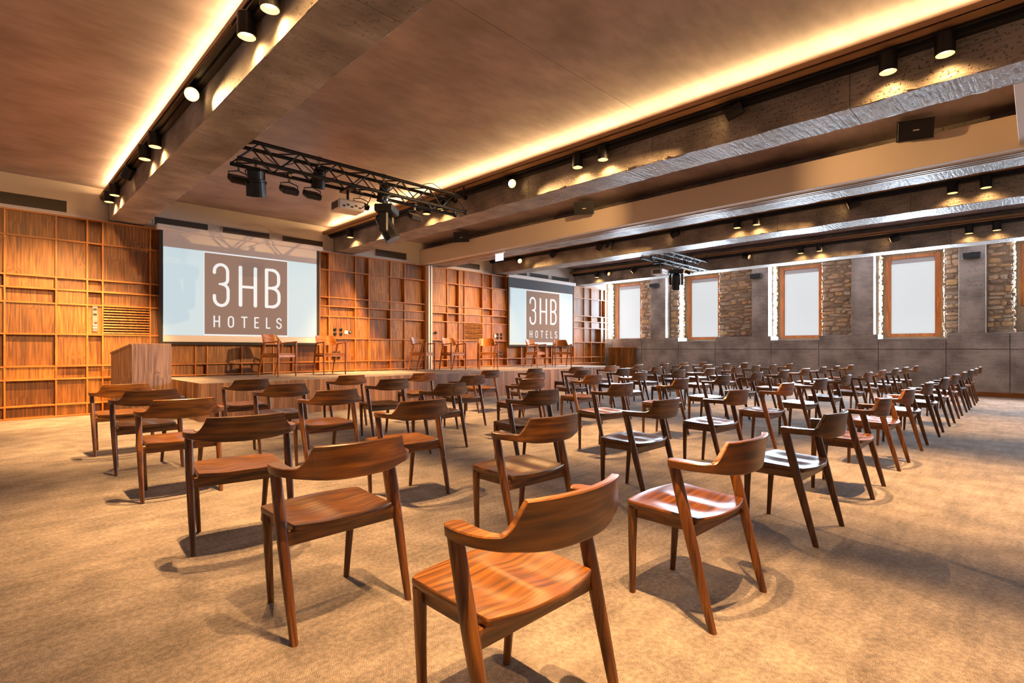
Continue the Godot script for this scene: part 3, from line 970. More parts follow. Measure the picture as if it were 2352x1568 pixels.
func make_chair(k: int) -> Node3D:
	var t := Node3D.new()
	t.name = numbered("armchair")
	add_child(t)
	var h: Material = M.chair_h[k]
	var v: Material = M.chair_v[k]
	part("seat", seat_mesh(0.228, 0.216, -0.432, -0.078, 0.431, 0.034, 0.015, 0.040, 0.013), h, t)
	for s in [-1.0, 1.0]:
		var st := S()
		loft(st, rail_rings(0.0, 0.60, 30, s), true, CRISP)
		part("armrest", st, h, t)
	var st2 := S()
	var half := rail_rings(0.60, 1.0, 14, 1.0)
	var other := rail_rings(0.60, 1.0, 14, -1.0)
	var rings := []
	for r in half: rings.append(r)
	for i in range(other.size() - 2, -1, -1):
		var q: PackedVector3Array = other[i]
		var m := PackedVector3Array()
		q = q.duplicate()
		q.reverse()
		# same order of corners as the right half
		for j in q.size(): m.append(q[j])
		rings.append(m)
	loft(st2, rings, true, CRISP)
	part("backrest", st2, h, t)
	for s in [-1.0, 1.0]:
		part("leg", leg_mesh([Vector3(0.2525 * s, 0, 0), Vector3(0.255 * s, 0.22, -0.057), Vector3(0.257 * s, 0.42, -0.108), Vector3(0.258 * s, 0.624, -0.160)], [0.0135, 0.018, 0.021, 0.0195]), v, t)
		part("leg", leg_mesh([Vector3(0.178 * s, 0, -0.41), Vector3(0.192 * s, 0.22, -0.402), Vector3(0.202 * s, 0.398, -0.393)], [0.0125, 0.0165, 0.0205], 1.0), v, t)
		var sr := S()
		var a := Vector3(0.192 * s, 0.374, -0.385)
		var b := Vector3(0.196 * s, 0.372, -0.105)
		var ang := atan2(b.x - a.x, b.z - a.z)
		bx(sr, Vector3(-0.009, -0.022, -0.145), Vector3(0.009, 0.022, 0.145), 0.002, Transform3D(Basis(Vector3.UP, ang), (a + b) / 2.0))
		part("side_rail", sr, h, t)
	part("back_rail", boxed(Vector3(-0.243, 0.338, -0.112), Vector3(0.243, 0.394, -0.090), 0.003), h, t)
	part("front_rail", boxed(Vector3(-0.20, 0.352, -0.400), Vector3(0.20, 0.396, -0.382), 0.002), h, t)
	return t

func build_chairs():
	var protos := []
	for k in 6: protos.append(make_chair(k))
	var spare := [true, true, true, true, true, true]
	var cols := [0.80, 2.02, 3.31, 4.60, 5.93, 7.17, 8.45, 9.71, 10.90, 12.10, 13.16, 14.36]
	var rows := [-6.835, -5.668, -4.53, -3.19, -1.96, -0.88]
	var names := ["row nearest the stage", "second row from the stage", "third row from the stage", "fourth row from the stage", "fifth row from the stage", "back row"]
	var fix := {"5,0": Vector3(0.862, -0.906, 0.3), "5,4": Vector3(5.83, -0.885, 0), "5,2": Vector3(3.268, -0.869, -1.1), "5,1": Vector3(1.992, -0.887, -1.1), "4,0": Vector3(0.81, -1.959, 0.8), "3,0": Vector3(0.778, -3.148, -7.5), "2,0": Vector3(0.789, -4.507, -2.7), "3,1": Vector3(1.987, -3.18, -0.9), "4,1": Vector3(1.965, -1.92, -0.5), "1,0": Vector3(0.80, -5.668, 1.5), "0,4": Vector3(6.01, -6.82, 0), "0,2": Vector3(3.39, -6.87, 0), "0,1": Vector3(2.045, -6.84, 0)}
	for r in 6:
		for c in 12:
			var k := rng.randi() % 6
			var at := Vector3(cols[c] + 0.2525 + rng.randf_range(-0.02, 0.02), 0, rows[r] + rng.randf_range(-0.015, 0.015))
			var turn := deg_to_rad(rng.randf_range(-2.5, 2.5))
			var key := "%d,%d" % [r, c]
			if fix.has(key):
				var f: Vector3 = fix[key]
				at = Vector3(f.x + 0.2525, 0, f.y)
				turn = deg_to_rad(f.z)
			var o: Node3D
			if spare[k]:
				o = protos[k]
				spare[k] = false
				o.position = at
				o.rotation.y = turn
			else:
				o = copy_of(protos[k], at, turn)
			var which := "nearest the windows" if c == 11 else "%s from the windows" % ORD[11 - c]
			if c == 0: which = "farthest from the windows"
			tag(o, "brown teak armchair %s in the %s" % [which, names[r]], "chair", "armchairs in rows facing the stage")

# ------------------------------------------------------------------ chairs on the stage
func make_stage_chair() -> Node3D:
	var t := Node3D.new()
	t.name = numbered("stage_armchair")
	add_child(t)
	var h: Material = M.gold_h
	var v: Material = M.gold_v
	part("seat", seat_mesh(0.232, 0.205, -0.235, 0.20, 0.437, 0.022, 0.020, 0.02), h, t)
	part("seat_rail", boxed(Vector3(-0.225, 0.362, -0.222), Vector3(0.225, 0.412, -0.200), 0.003), h, t)
	for s in [-1.0, 1.0]:
		part("leg", leg_mesh([Vector3(0.236 * s, 0, -0.225), Vector3(0.240 * s, 0.35, -0.225), Vector3(0.243 * s, 0.648, -0.228)], [0.0135, 0.0195, 0.0165], 1.0), v, t)
		part("leg", leg_mesh([Vector3(0.215 * s, 0, 0.235), Vector3(0.225 * s, 0.30, 0.165), Vector3(0.235 * s, 0.62, 0.075)], [0.0125, 0.0185, 0.0165], 1.1), v, t)
		part("side_rail", boxed(Vector3(0.222 * s - 0.009, 0.362, -0.21), Vector3(0.222 * s + 0.009, 0.408, 0.15), 0.003), h, t)
		# flat arm that sinks a little towards the back
		var st := S()
		var rings := []
		for k in 9:
			var f := k / 8.0
			var c := Vector3((0.243 - 0.006 * f) * s, 0.655 - 0.030 * f, lerpf(-0.250, 0.125, f))
			var w := lerpf(0.020, 0.014, f) * (0.6 if k == 0 else 1.0)
			rings.append(circle(c, Vector3(w, 0, 0), Vector3(0, 0.012, 0), 12, 0.7))
		rings.reverse()
		loft(st, rings, true, 0)
		part("armrest", st, h, t)
	# curved back shell
	var st2 := S()
	var grid := func(u: float, f: float, off: float) -> Vector3:
		var s := u * 2.0 - 1.0
		var a := s * 1.22
		var edge := soft(0.62, 1.0, absf(s))
		var y := lerpf(0.600 + 0.012 * edge, 0.795 - 0.13 * edge * edge, f)
		var r := 0.235 - off
		var lean := (y - 0.6) * 0.22
		return Vector3(sin(a) * r * 1.06, y, 0.035 + cos(a) * (0.175 - off) + lean)
	for layer in 2:
		st2.set_smooth_group(layer)
		for i in 28:
			for j in 8:
				var q := []
				for d in [[0, 0], [1, 0], [1, 1], [0, 1]]: q.append(grid.call((i + d[0]) / 28.0, (j + d[1]) / 8.0, 0.016 * layer))
				if layer == 0: quad(st2, q[0], q[3], q[2], q[1])
				else: quad(st2, q[0], q[1], q[2], q[3])
	st2.set_smooth_group(-1)
	for i in 28:
		for e in [0.0, 1.0]:
			quad(st2, grid.call(i / 28.0, e, 0.0), grid.call((i + 1) / 28.0, e, 0.0), grid.call((i + 1) / 28.0, e, 0.016), grid.call(i / 28.0, e, 0.016))
	for j in 8:
		for e in [0.0, 1.0]:
			quad(st2, grid.call(e, j / 8.0, 0.0), grid.call(e, (j + 1) / 8.0, 0.0), grid.call(e, (j + 1) / 8.0, 0.016), grid.call(e, j / 8.0, 0.016))
	part("backrest", st2, h, t)
	return t

func build_stage_chairs():
	var spots := [[3.87, -10.11, 29.0], [4.96, -10.25, 4.0], [7.2, -10.2, 28.0], [8.16, -10.25, 4.0], [9.19, -10.1, -34.0], [11.06, -10.15, 12.0], [12.01, -9.95, -36.0]]
	var names := ["first from the lectern, turned towards the windows", "second from the lectern, facing the audience", "third from the lectern, turned towards the windows", "just past the white post", "in front of the louvred panel, turned towards the lectern", "on the lectern side of the far screen", "on the window side, in front of the far screen"]
	var proto := make_stage_chair()
	for i in spots.size():
		var p: Array = spots[i]
		var at := Vector3(p[0], STAGE, p[1])
		var turn := deg_to_rad(p[2] + 180.0)
		var o: Node3D = proto
		if i == 0:
			o.position = at
			o.rotation.y = turn
		else:
			o = copy_of(proto, at, turn)
		tag(o, "honey wood armchair on the stage, %s" % names[i], "chair", "armchairs on the stage")

func build_lectern():
	var t := thing("lectern", "pale walnut lectern with sloping top standing beside the stage", "lectern", Vector3(1.737, 0, -10.0), deg_to_rad(17.2))
	var w := 0.288
	part("front_panel", boxed(Vector3(-w, 0.0, 0.27), Vector3(w, 1.165, 0.295), 0.002), M.lectern, t)
	for s in [-1.0, 1.0]:
		var st := S()
		var p := [Vector2(0.27, 0.0), Vector2(0.27, 1.165), Vector2(-0.295, 1.035), Vector2(-0.295, 0.0)]
		var x0: float = s * w
		var x1: float = s * (w - 0.024)
		for k in 4:
			var a: Vector2 = p[k]
			var b: Vector2 = p[(k + 1) % 4]
			quad(st, Vector3(x0, a.y, a.x), Vector3(x1, a.y, a.x), Vector3(x1, b.y, b.x), Vector3(x0, b.y, b.x))
		for x in [x0, x1]:
			quad(st, Vector3(x, p[0].y, p[0].x), Vector3(x, p[1].y, p[1].x), Vector3(x, p[2].y, p[2].x), Vector3(x, p[3].y, p[3].x))
		part("side_panel", st, M.lectern, t)
	var st := S()
	bx(st, Vector3(-w - 0.005, 0, -0.315), Vector3(w + 0.005, 0.028, 0.300), 0.003, Transform3D(Basis(Vector3.RIGHT, -atan2(0.13, 0.565)), Vector3(0, 1.098, -0.01)))
	part("sloping_top", st, M.lectern, t)
	part("shelf", boxed(Vector3(-w + 0.024, 0.6, -0.28), Vector3(w - 0.024, 0.622, 0.27)), M.lectern, t)

# ------------------------------------------------------------------ track lights
func spot_unit(disc: Material) -> Node3D:
	var t := Node3D.new()
	var st := S()
	lathe(st, [Vector2(0, 0.085), Vector2(0.062, 0.085), Vector2(0.068, 0.079), Vector2(0.068, -0.085), Vector2(0.062, -0.087)], Transform3D.IDENTITY, 24, -1)
	part("body", st, M.black, t)
	st = S()
	lathe(st, [Vector2(0.062, -0.087), Vector2(0.060, -0.07), Vector2(0.046, -0.052)], Transform3D.IDENTITY, 24, 0)
	part("reflector", st, M.reflector, t)
	st = S()
	lathe(st, [Vector2(0.046, -0.052), Vector2(0.0, -0.050)], Transform3D.IDENTITY, 24, 0)
	part("lamp_disc", st, disc, t)
	return t

func head(x: float, z: float, dir: Vector3, energy: float, label: String, lit: bool, angle := 44.0):
	var t := thing("track_spotlight", label, "spotlight", Vector3(x, 3.565, z), 0, "track spotlights")
	var u := spot_unit(M.lamp_disc if lit else M.lamp_low)
	var d := dir.normalized()
	var up := -d
	var side := up.cross(Vector3(0.3, 0.1, 1.0)).normalized()
	var b := Basis(side, up, side.cross(up).normalized())
	for c in u.get_children():
		u.remove_child(c)
		t.add_child(c, true)
		c.transform = Transform3D(b, Vector3.ZERO)
	u.free()
	var st := S()
	tube(st, [Vector3(0.0, 0.115, 0.0), Vector3(0.0, 0.03, 0.0)], 0.011, 8)
	bx(st, Vector3(-0.018, 0.088, -0.085), Vector3(0.018, 0.116, 0.085), 0.003)
	part("track_adapter", st, M.black, t)
	if energy > 0.0:
		lamp(t, d * 0.082, d, angle, energy)
		if d.y < -0.9: lamp(t, d * 0.084, d, 70.0, energy * SPILL, 1.0)

const POINTS_DOWN := 0
const FACES_AUDIENCE := 1
const AIMS_AT_SHELVES := 2
const AIMS_AT_STAGE := 3
const TILTED := 4
const SIDEWAYS := 5

func build_tracks():
	var poses := ["pointing down", "facing the audience", "aimed at the shelving", "aimed at the stage", "slightly tilted", "turned sideways"]
	var names := ["beam nearest the lectern", "second beam from the lectern", "second beam from the windows", "beam nearest the windows"]
	var across := [1.405, 5.475, 10.41, 14.28]
	var power := [1.0, 1.0, 0.55, 0.45]
	var heads := [
		[[-10.61, POINTS_DOWN], [-10.09, POINTS_DOWN], [-8.98, AIMS_AT_SHELVES], [-7.91, POINTS_DOWN], [-7.34, POINTS_DOWN], [-5.78, FACES_AUDIENCE], [-4.26, POINTS_DOWN], [-3.8, POINTS_DOWN], [-2.2, AIMS_AT_STAGE], [-0.92, POINTS_DOWN], [-0.54, POINTS_DOWN]],
		[[-10.34, POINTS_DOWN], [-8.9, AIMS_AT_SHELVES], [-7.6, POINTS_DOWN], [-7.2, POINTS_DOWN], [-5.53, FACES_AUDIENCE], [-4.26, POINTS_DOWN], [-3.86, POINTS_DOWN], [-2.22, AIMS_AT_STAGE], [-0.91, POINTS_DOWN], [-0.53, POINTS_DOWN]],
		[[-10.16, FACES_AUDIENCE], [-8.9, AIMS_AT_SHELVES], [-7.45, TILTED], [-7.15, TILTED], [-5.48, AIMS_AT_STAGE], [-4.17, POINTS_DOWN], [-3.8, POINTS_DOWN], [-2.21, AIMS_AT_STAGE], [-0.92, POINTS_DOWN], [-0.54, POINTS_DOWN]],
		[[-10.31, POINTS_DOWN], [-9.91, SIDEWAYS], [-8.9, AIMS_AT_SHELVES], [-7.25, POINTS_DOWN], [-5.48, SIDEWAYS], [-4.16, POINTS_DOWN], [-3.74, POINTS_DOWN], [-2.25, AIMS_AT_STAGE], [-1.0, POINTS_DOWN], [-0.58, POINTS_DOWN]]]
	for b in 4:
		var x: float = across[b]
		var t := thing("light_track", "black ceiling light track fixed along the %s" % names[b], "track", Vector3(x, 3.650, 0), 0, "light tracks")
		part("rail", boxed(Vector3(-0.02, 0.0, ZP + 0.02), Vector3(0.02, 0.026, 4.9), 0.003), M.black, t)
		part("cover", boxed(Vector3(0.022, -0.03, ZP + 0.02), Vector3(0.080 if b == 0 else 0.118, 0.024, 4.9)), M.black, t)
		var n := 0
		for h in heads[b]:
			var kind: int = h[1]
			var dir := Vector3.DOWN
			var e: float = DOWN_POWER * power[b]
			var ang := 33.0
			if kind == FACES_AUDIENCE:
				dir = Vector3(-0.22, -0.42, 0.9)
				ang = 32.0
			elif kind == AIMS_AT_SHELVES:
				dir = [Vector3(-0.40, -1.22, -1.0), Vector3(0.50, -1.2, -1.0), Vector3(-0.5, -1.0, -1.0), Vector3(-0.6, -1.0, -1.0)][b]
				e *= 1.6
				ang = 34.0
			elif kind == AIMS_AT_STAGE:
				dir = Vector3(-0.16, -0.34, -1.0)
				e *= 3.0
				ang = 22.0
			elif kind == TILTED:
				dir = Vector3(-0.1, -1.0, -0.5)
			elif kind == SIDEWAYS:
				dir = Vector3(-0.1, -0.3, 1.0)
				e = 0.0
			head(x, h[0], dir, e, "spotlight %s, %s from the shelving on the %s" % [poses[kind], ORD[n], names[b]], kind != SIDEWAYS, ang)
			n += 1
	# two small heads behind the second beam that graze the cream header
	head(6.22, -3.9, Vector3(0.50, -0.06, -1.0), 4.5, "black spotlight behind the second beam, aimed along the header to the shelving", true, 34.0)
	head(6.22, -3.5, Vector3(0.50, -0.06, 1.0), 4.5, "black spotlight behind the second beam, aimed along the header to the rear", true, 34.0)

# ------------------------------------------------------------------ trusses
func truss(label: String, x0: float, x1: float):
	var t := thing("lighting_truss", label, "truss", Vector3((x0 + x1) / 2.0, 3.40, -6.585))
	var hl := (x1 - x0) / 2.0
	for y in [-0.115, 0.115]:
		for z in [-0.13, 0.13]:
			var st := S()
			tube(st, [Vector3(-hl, y, z), Vector3(hl, y, z)], 0.024, 12)
			part("chord", st, M.black, t)
			st = S()
			lathe(st, [Vector2(0, 0), Vector2(0.036, 0), Vector2(0.036, 0.03), Vector2(0, 0.03)], Transform3D(Basis(Vector3(0, 0, 1), PI / 2.0), Vector3(hl, y, z)), 12, -1)
			part("coupler", st, M.black, t)
	var n := int((x1 - x0) / 0.235)
	for k in n:
		var a := -hl + (x1 - x0) * k / n
		var b := -hl + (x1 - x0) * (k + 1) / n
		var flip := 1.0 if k % 2 == 0 else -1.0
		for z in [-0.13, 0.13]:
			var st := S()
			tube(st, [Vector3(a, -0.115 * flip, z), Vector3(b, 0.115 * flip, z)], 0.009, 6, false)
			part("brace", st, M.black, t)
		for y in [-0.115, 0.115]:
			var st := S()
			tube(st, [Vector3(a, y, -0.13 * flip), Vector3(b, y, 0.13 * flip)], 0.009, 6, false)
			part("brace", st, M.black, t)
	for x in [-hl + 0.06, hl - 0.05]:
		for z in [-0.13, 0.13]:
			var st := S()
			tube(st, [Vector3(x, 0.115, z), Vector3(x, 0.28 if x > 0.0 else CEIL - 3.40, z)], 0.012, 8)
			part("hanger", st, M.black, t)

func cable(label: String, pts: Array):
	var st := S()
	var c := Curve3D.new()
	for i in pts.size():
		var a: Vector3 = pts[maxi(i - 1, 0)]
		var b: Vector3 = pts[mini(i + 1, pts.size() - 1)]
		c.add_point(pts[i], (a - b) / 6.0, (b - a) / 6.0)
	var line := []
	for k in 40: line.append(c.sample_baked(c.get_baked_length() * k / 39.0, true))
	tube(st, line, 0.0055, 6)
	var o := part(numbered("power_cable"), st, M.black_plastic, self)
	tag(o, label, "cable")

func clamp_on(parent: Node, at: Vector3):
	var st := S()
	lathe(st, [Vector2(0.027, -0.02), Vector2(0.038, -0.02), Vector2(0.038, 0.02), Vector2(0.027, 0.02)], Transform3D(Basis(Vector3(0, 0, 1), PI / 2.0), at), 14, -1)
	bx(st, at + Vector3(-0.012, -0.09, -0.012), at + Vector3(0.012, -0.035, 0.012))
	part("clamp", st, M.chrome, parent)

func par_can(label: String, at: Vector3, dir: Vector3, size := 1.0, energy := 0.0):
	var t := thing("stage_lantern", label, "stage light", at, 0, "lanterns on the trusses")
	var d := dir.normalized()
	var up := -d
	var side := up.cross(Vector3(0.2, 0.1, 1)).normalized()
	var xf := Transform3D(Basis(side, up, side.cross(up)).scaled(Vector3.ONE * size), Vector3(0, -0.18, 0))
	var st := S()
	lathe(st, [Vector2(0, 0.16), Vector2(0.055, 0.155), Vector2(0.085, 0.12), Vector2(0.088, 0.03), Vector2(0.098, 0.025), Vector2(0.098, 0.0), Vector2(0.104, -0.005), Vector2(0.110, -0.17), Vector2(0.102, -0.17), Vector2(0.095, -0.02), Vector2(0.0, -0.015)], xf, 24, -1)
	part("can", st, M.black, t)
	if energy > 0.0:
		st = S()
		lathe(st, [Vector2(0.094, -0.03), Vector2(0.0, -0.026)], xf, 20, 0)
		part("lamp_disc", st, M.lamp_disc, t)
		lamp(t, xf * Vector3(0, -0.18, 0), d, 13.0, energy, 1.0)
	st = S()
	for s in [-1.0, 1.0]:
		tube(st, [xf * Vector3(0.115 * s, -0.02, 0), xf * Vector3(0.12 * s, 0.12, 0), Vector3(0.02 * s, -0.03, 0)], 0.009, 6)
	part("yoke", st, M.black, t)
	for s in [-1.0, 1.0]:
		st = S()
		lathe(st, [Vector2(0, -0.012), Vector2(0.02, -0.012), Vector2(0.02, 0.012), Vector2(0, 0.012)], Transform3D(Basis(Vector3(0, 0, 1), PI / 2.0), xf * Vector3(0.122 * s, -0.02, 0)), 10, -1)
		part("knob", st, M.black_plastic, t)
	clamp_on(t, Vector3(0, 0.06, 0))

func flat_flood(label: String, at: Vector3):
	var t := thing("flood_light", label, "stage light", at, 0, "lanterns on the trusses")
	var st := S()
	bx(st, Vector3(-0.10, -0.035, -0.085), Vector3(0.10, 0.035, 0.085), 0.012, Transform3D(Basis(Vector3(1, 0, 0), deg_to_rad(28)), Vector3(0, -0.13, 0)))
	part("housing", st, M.black_plastic, t)
	st = S()
	bx(st, Vector3(-0.088, -0.04, -0.072), Vector3(0.088, -0.034, 0.072), 0.0, Transform3D(Basis(Vector3(1, 0, 0), deg_to_rad(28)), Vector3(0, -0.13, 0)))
	part("front_glass", st, M.lens, t)
	st = S()
	for s in [-1.0, 1.0]: tube(st, [Vector3(0.108 * s, -0.13, 0), Vector3(0.108 * s, -0.06, 0), Vector3(0.0, -0.03, 0)], 0.007, 6)
	part("yoke", st, M.black, t)
	clamp_on(t, Vector3(0, 0.06, 0))

func moving_head(label: String, at: Vector3, turn: float):
	var t := thing("moving_head_light", label, "stage light", at, turn, "moving heads on the trusses")
	part("base", boxed(Vector3(-0.175, -0.075, -0.13), Vector3(0.175, 0.03, 0.13), 0.015), M.black_plastic, t)
	for s in [-1.0, 1.0]:
		part("yoke_arm", boxed(Vector3(0.145 * s - 0.03, -0.36, -0.06), Vector3(0.145 * s + 0.03, -0.08, 0.06), 0.018), M.black_plastic, t)
	var xf := Transform3D(Basis(Vector3(1, 0, 0), deg_to_rad(-28)), Vector3(0, -0.27, 0.0))
	var st := S()
	var rings := []
	for q in [[-0.20, 0.075], [-0.17, 0.098], [0.02, 0.104], [0.16, 0.112], [0.19, 0.108]]:
		rings.append(circle(xf * Vector3(0, 0, 0), xf.basis * Vector3(q[1], 0, 0), xf.basis * Vector3(0, 0, q[1]), 8))
		var r: PackedVector3Array = rings[rings.size() - 1]
		for i in r.size(): r[i] -= xf.basis * Vector3(0, q[0], 0)
		rings[rings.size() - 1] = r
	loft(st, rings, true, -1)
	part("head", st, M.black, t)
	st = S()
	rings = []
	for q in [[0.192, 0.104], [0.196, 0.09]]:
		var r := circle(Vector3.ZERO, xf.basis * Vector3(q[1], 0, 0), xf.basis * Vector3(0, 0, q[1]), 8)
		for i in r.size(): r[i] += xf.origin - xf.basis * Vector3(0, q[0], 0)
		rings.append(r)
	loft(st, rings, true, -1)
	part("lens", st, M.blue_lens, t)
	clamp_on(t, Vector3(-0.09, 0.115, 0))
	clamp_on(t, Vector3(0.09, 0.115, 0))

func projector(label: String, at: Vector3, turn: float):
	var t := thing("projector", label, "projector", at, turn, "projectors on the trusses")
	part("body", boxed(Vector3(-0.18, -0.065, -0.14), Vector3(0.18, 0.065, 0.14), 0.014), M.white_plastic, t)
	var st := S()
	lathe(st, [Vector2(0.0, 0.0), Vector2(0.045, 0.0), Vector2(0.05, 0.012), Vector2(0.035, 0.014), Vector2(0, 0.008)], Transform3D(Basis(Vector3(1, 0, 0), -PI / 2.0), Vector3(0.07, 0.0, -0.142)), 18, 0)
	part("lens", st, M.lens, t)
	for k in 5:
		part("port", boxed(Vector3(-0.13 + 0.055 * k, -0.035 + 0.02 * (k % 2), 0.139), Vector3(-0.095 + 0.055 * k, -0.012 + 0.02 * (k % 2), 0.143)), M.black_plastic, t)
	part("side_grille", boxed(Vector3(-0.183, -0.045, -0.1), Vector3(-0.178, 0.045, 0.1)), M.grille, t)
	st = S()
	tube(st, [Vector3(0, 0.06, 0), Vector3(0, 0.27, 0)], 0.018, 8)
	bx(st, Vector3(-0.07, 0.062, -0.07), Vector3(0.07, 0.075, 0.07))
	bx(st, Vector3(-0.05, 0.22, -0.16), Vector3(0.05, 0.255, 0.16), 0.005)
	part("ceiling_mount", st, M.black, t)

func build_trusses():
	truss("black box lighting truss spanning from the lectern beam to the second beam", 2.03, 5.42)
	truss("black box lighting truss hung in front of the window wall", 11.1, 14.05)
	par_can("large black can lantern on the near truss, nearest the lectern beam", Vector3(2.24, 3.255, -6.5), Vector3(0.18, -1.0, -0.35))
	flat_flood("small black flood light at the lectern end of the near truss", Vector3(2.12, 3.25, -6.72))
	flat_flood("small black flood light beside the large can on the near truss", Vector3(2.72, 3.25, -6.72))
	flat_flood("small black flood light beside the white projector on the near truss", Vector3(3.02, 3.25, -6.72))
	flat_flood("small black flood light between projector and moving head on the near truss", Vector3(3.72, 3.25, -6.72))
	flat_flood("small black flood light at the second-beam end of the near truss", Vector3(4.62, 3.25, -6.72))
	par_can("black can lantern hung inside the near truss beside the large can", Vector3(3.05, 3.50, -6.58), Vector3(0.1, -1.0, -0.5), 0.75)
	par_can("black can lantern hung inside the near truss above the moving head", Vector3(4.0, 3.50, -6.58), Vector3(0.1, -1.0, -0.5), 0.75)
	projector("white ceiling projector under the near truss", Vector3(3.46, 3.02, -6.6), deg_to_rad(-4))
	moving_head("black moving head stage light under the near truss", Vector3(4.0, 3.085, -6.5), deg_to_rad(42))
	projector("white ceiling projector under the truss by the windows", Vector3(11.75, 3.0, -6.6), deg_to_rad(6))
	moving_head("black moving head stage light under the truss by the windows", Vector3(12.4, 3.085, -6.5), deg_to_rad(120))
	flat_flood("small black flood light on the truss by the windows, beside the moving head", Vector3(13.1, 3.25, -6.5))
	cable("thin black cable looping inside the near truss by the large can", [Vector3(2.3, 3.5, -6.6), Vector3(2.55, 3.36, -6.62), Vector3(2.8, 3.45, -6.58), Vector3(3.1, 3.31, -6.6), Vector3(3.4, 3.46, -6.6)])
	cable("thin black cable looping inside the near truss above the moving head", [Vector3(3.7, 3.48, -6.55), Vector3(3.95, 3.33, -6.6), Vector3(4.2, 3.47, -6.62), Vector3(4.5, 3.32, -6.58), Vector3(4.9, 3.5, -6.6)])
	cable("thin black cable arching over the second-beam end of the near truss", [Vector3(4.55, 3.52, -6.45), Vector3(4.75, 3.60, -6.46), Vector3(4.95, 3.54, -6.45), Vector3(5.1, 3.60, -6.46), Vector3(5.25, 3.52, -6.45)])
	cable("thin black cable hanging from the near truss to the white projector", [Vector3(3.75, 3.26, -6.46), Vector3(3.68, 3.1, -6.44), Vector3(3.58, 3.0, -6.45)])

# ------------------------------------------------------------------ small things
func round_socket(label: String, at: Vector3):
	var t := thing("wall_socket", label, "socket", at, 0, "round sockets in the shelving")
	var st := S()
	lathe(st, [Vector2(0, 0.012), Vector2(0.034, 0.010), Vector2(0.040, 0.0), Vector2(0.042, -0.004)], Transform3D(Basis(Vector3(1, 0, 0), PI / 2.0), Vector3.ZERO), 20, 0)
	part("plate", st, M.black_plastic, t)
	st = S()
	lathe(st, [Vector2(0.022, 0.0125), Vector2(0.020, 0.016), Vector2(0.0, 0.013)], Transform3D(Basis(Vector3(1, 0, 0), PI / 2.0), Vector3.ZERO), 16, 0)
	part("insert", st, M.lens, t)

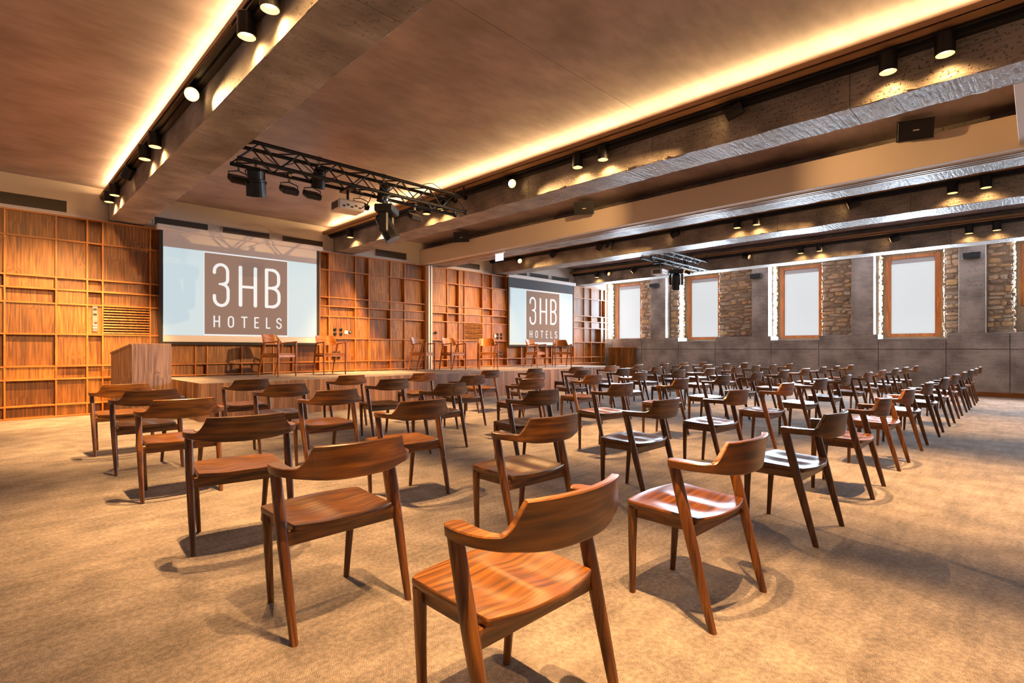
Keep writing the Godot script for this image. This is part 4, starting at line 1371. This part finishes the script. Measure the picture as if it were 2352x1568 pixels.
func build_small():
	# vents in the plaster over the shelving
	var vents := [[0.0, 0.94, 3.36, 3.545, "nearest the corner behind the lectern"], [2.16, 3.03, 3.36, 3.51, "over the lectern end of the near screen"], [3.29, 4.18, 3.36, 3.51, "over the middle of the near screen"], [4.45, 5.34, 3.36, 3.51, "over the near screen beside the second beam"], [6.66, 7.55, 3.367, 3.53, "between the second beam and the cream header"], [9.15, 10.03, 3.38, 3.53, "between the cream header and the next beam"], [11.25, 12.0, 3.38, 3.52, "over the post end of the far screen"], [12.14, 13.02, 3.38, 3.52, "over the middle of the far screen"], [13.21, 14.1, 3.38, 3.52, "over the window end of the far screen"]]
	for v in vents:
		var t := thing("air_vent", "long dark air vent in the plaster, %s" % v[4], "vent", Vector3((v[0] + v[1]) / 2.0, (v[2] + v[3]) / 2.0, ZP), 0, "air vents over the shelving")
		var hw: float = (v[1] - v[0]) / 2.0
		var hh: float = (v[3] - v[2]) / 2.0
		part("backing", boxed(Vector3(-hw, -hh, 0.001), Vector3(hw, hh, 0.004)), M.rubber, t)
		var fr := S()
		for s in [-1.0, 1.0]:
			bx(fr, Vector3(-hw - 0.02, s * (hh + 0.01) - 0.01, 0.0), Vector3(hw + 0.02, s * (hh + 0.01) + 0.01, 0.012), 0.002)
			bx(fr, Vector3(s * (hw + 0.01) - 0.01, -hh, 0.0), Vector3(s * (hw + 0.01) + 0.01, hh, 0.012), 0.002)
		part("frame", fr, M.plaster, t)
		var y := -hh + 0.008
		while y < hh:
			part("slat", boxed(Vector3(-hw, y, 0.004), Vector3(hw, y + 0.007, 0.01)), M.grille, t)
			y += 0.014
	# loudspeakers on the cream header
	var sp := [[-1.05, "nearest the rear wall", 20.0], [-5.91, "halfway along it", 30.0], [-9.42, "nearest the shelving", 30.0]]
	for s in sp:
		var t := thing("header_speaker", "black wedge loudspeaker on the cream header, %s" % s[1], "speaker", Vector3(7.80, 3.70, s[0]), deg_to_rad(-90.0 + s[2]), "loudspeakers on the partition header")
		var st := S()
		var rings := []
		for q in [[-0.09, 0.11], [0.08, 0.18], [0.105, 0.178]]:
			rings.append(PackedVector3Array([Vector3(-q[1], -0.115, q[0]), Vector3(q[1], -0.115, q[0]), Vector3(q[1], 0.115, q[0]), Vector3(-q[1], 0.115, q[0])]))
		loft(st, rings, true, -1)
		var cab := part("cabinet", st, M.black_plastic, t)
		cab.rotation.x = deg_to_rad(14)
		var g := part("grille", boxed(Vector3(-0.17, -0.105, 0.104), Vector3(0.17, 0.105, 0.110), 0.003), M.black, t)
		g.rotation.x = deg_to_rad(14)
		var lg := part("badge", boxed(Vector3(-0.025, -0.012, 0.110), Vector3(0.035, 0.0, 0.113)), M.white_plastic, t)
		lg.rotation.x = deg_to_rad(14)
		st = S()
		tube(st, [Vector3(0, 0.0, -0.08), Vector3(0, 0.02, -0.2)], 0.014, 8)
		part("bracket", st, M.black, t)
	# exit sign under the header
	var e := thing("exit_sign", "small lit white exit sign plate hanging from the cream header", "sign", Vector3(8.13, BEAM - 0.02, -8.53))
	part("housing", boxed(Vector3(-0.03, -0.045, -0.15), Vector3(0.03, 0.0, 0.15), 0.006), M.white_plastic, e)
	part("sign_plate", boxed(Vector3(-0.006, -0.21, -0.13), Vector3(0.006, -0.045, 0.13), 0.002), M.exit, e)
	# control strip in the shelving
	var c := thing("control_panel", "narrow grey control strip with red button in the shelving by the lectern", "control panel", Vector3(1.297, 1.40, ZW - 0.02))
	part("plate", boxed(Vector3(-0.034, 0.0, 0.0), Vector3(0.034, 0.44, 0.012), 0.003), M.grey_plastic, c)
	part("red_button", boxed(Vector3(-0.008, 0.13, 0.012), Vector3(0.026, 0.165, 0.022), 0.004), M.red, c)
	for k in 2:
		part("display", boxed(Vector3(-0.024, 0.27 + 0.085 * k, 0.012), Vector3(0.024, 0.305 + 0.085 * k, 0.015)), M.black_plastic, c)
		for s in [-1.0, 1.0]:
			var st := S()
			lathe(st, [Vector2(0, 0.012), Vector2(0.014, 0.010), Vector2(0.015, 0.0)], Transform3D(Basis(Vector3(1, 0, 0), PI / 2.0), Vector3(0.017 * s, 0.06 + 0.045 * k, 0.012)), 14, 0)
			part("dial", st, M.white_plastic, c)
	var z := ZW - 0.022
	var where := ["by the near screen, upper pair group", "under the near screen end", "beside the far screen", "low beside the far screen"]
	var k2 := 0
	for g in [[5.58, 1.55, 0.145, 0.1], [5.55, 1.02, 0.12, 0.1], [10.65, 1.54, 0.15, 0.1], [10.66, 1.02, 0.12, 0.1]]:
		for a in 2:
			for b in 2:
				round_socket("round black socket, %s %s of the four %s" % [["upper", "lower"][b], ["lectern-side", "window-side"][a], ["high by the near screen", "low by the near screen", "high by the far screen", "low by the far screen"][k2]], Vector3(g[0] + a * g[2], g[1] - b * g[3], z))
		k2 += 1
	round_socket("single round black socket just past the white post", Vector3(8.40, 1.54, z))
	for s in [[5.85, 1.49, "near"], [10.54, 1.49, "far"]]:
		var t := thing("wall_switch", "square white wall switch beside the %s screen sockets" % s[2], "switch", Vector3(s[0], s[1], z))
		part("plate", boxed(Vector3(-0.042, -0.042, 0), Vector3(0.042, 0.042, 0.01), 0.003), M.white_plastic, t)
		part("rocker", boxed(Vector3(-0.03, -0.03, 0.01), Vector3(0.03, 0.03, 0.014), 0.002), M.white_plastic, t)
	var gl := thing("indicator_button", "round black button with green light beside the white switch", "button", Vector3(5.95, 1.50, z))
	var st3 := S()
	lathe(st3, [Vector2(0, 0.010), Vector2(0.030, 0.008), Vector2(0.036, 0.0)], Transform3D(Basis(Vector3(1, 0, 0), PI / 2.0), Vector3.ZERO), 18, 0)
	part("ring", st3, M.black_plastic, gl)
	st3 = S()
	lathe(st3, [Vector2(0.012, 0.0101), Vector2(0.0, 0.013)], Transform3D(Basis(Vector3(1, 0, 0), PI / 2.0), Vector3.ZERO), 12, 0)
	part("light", st3, M.green, gl)
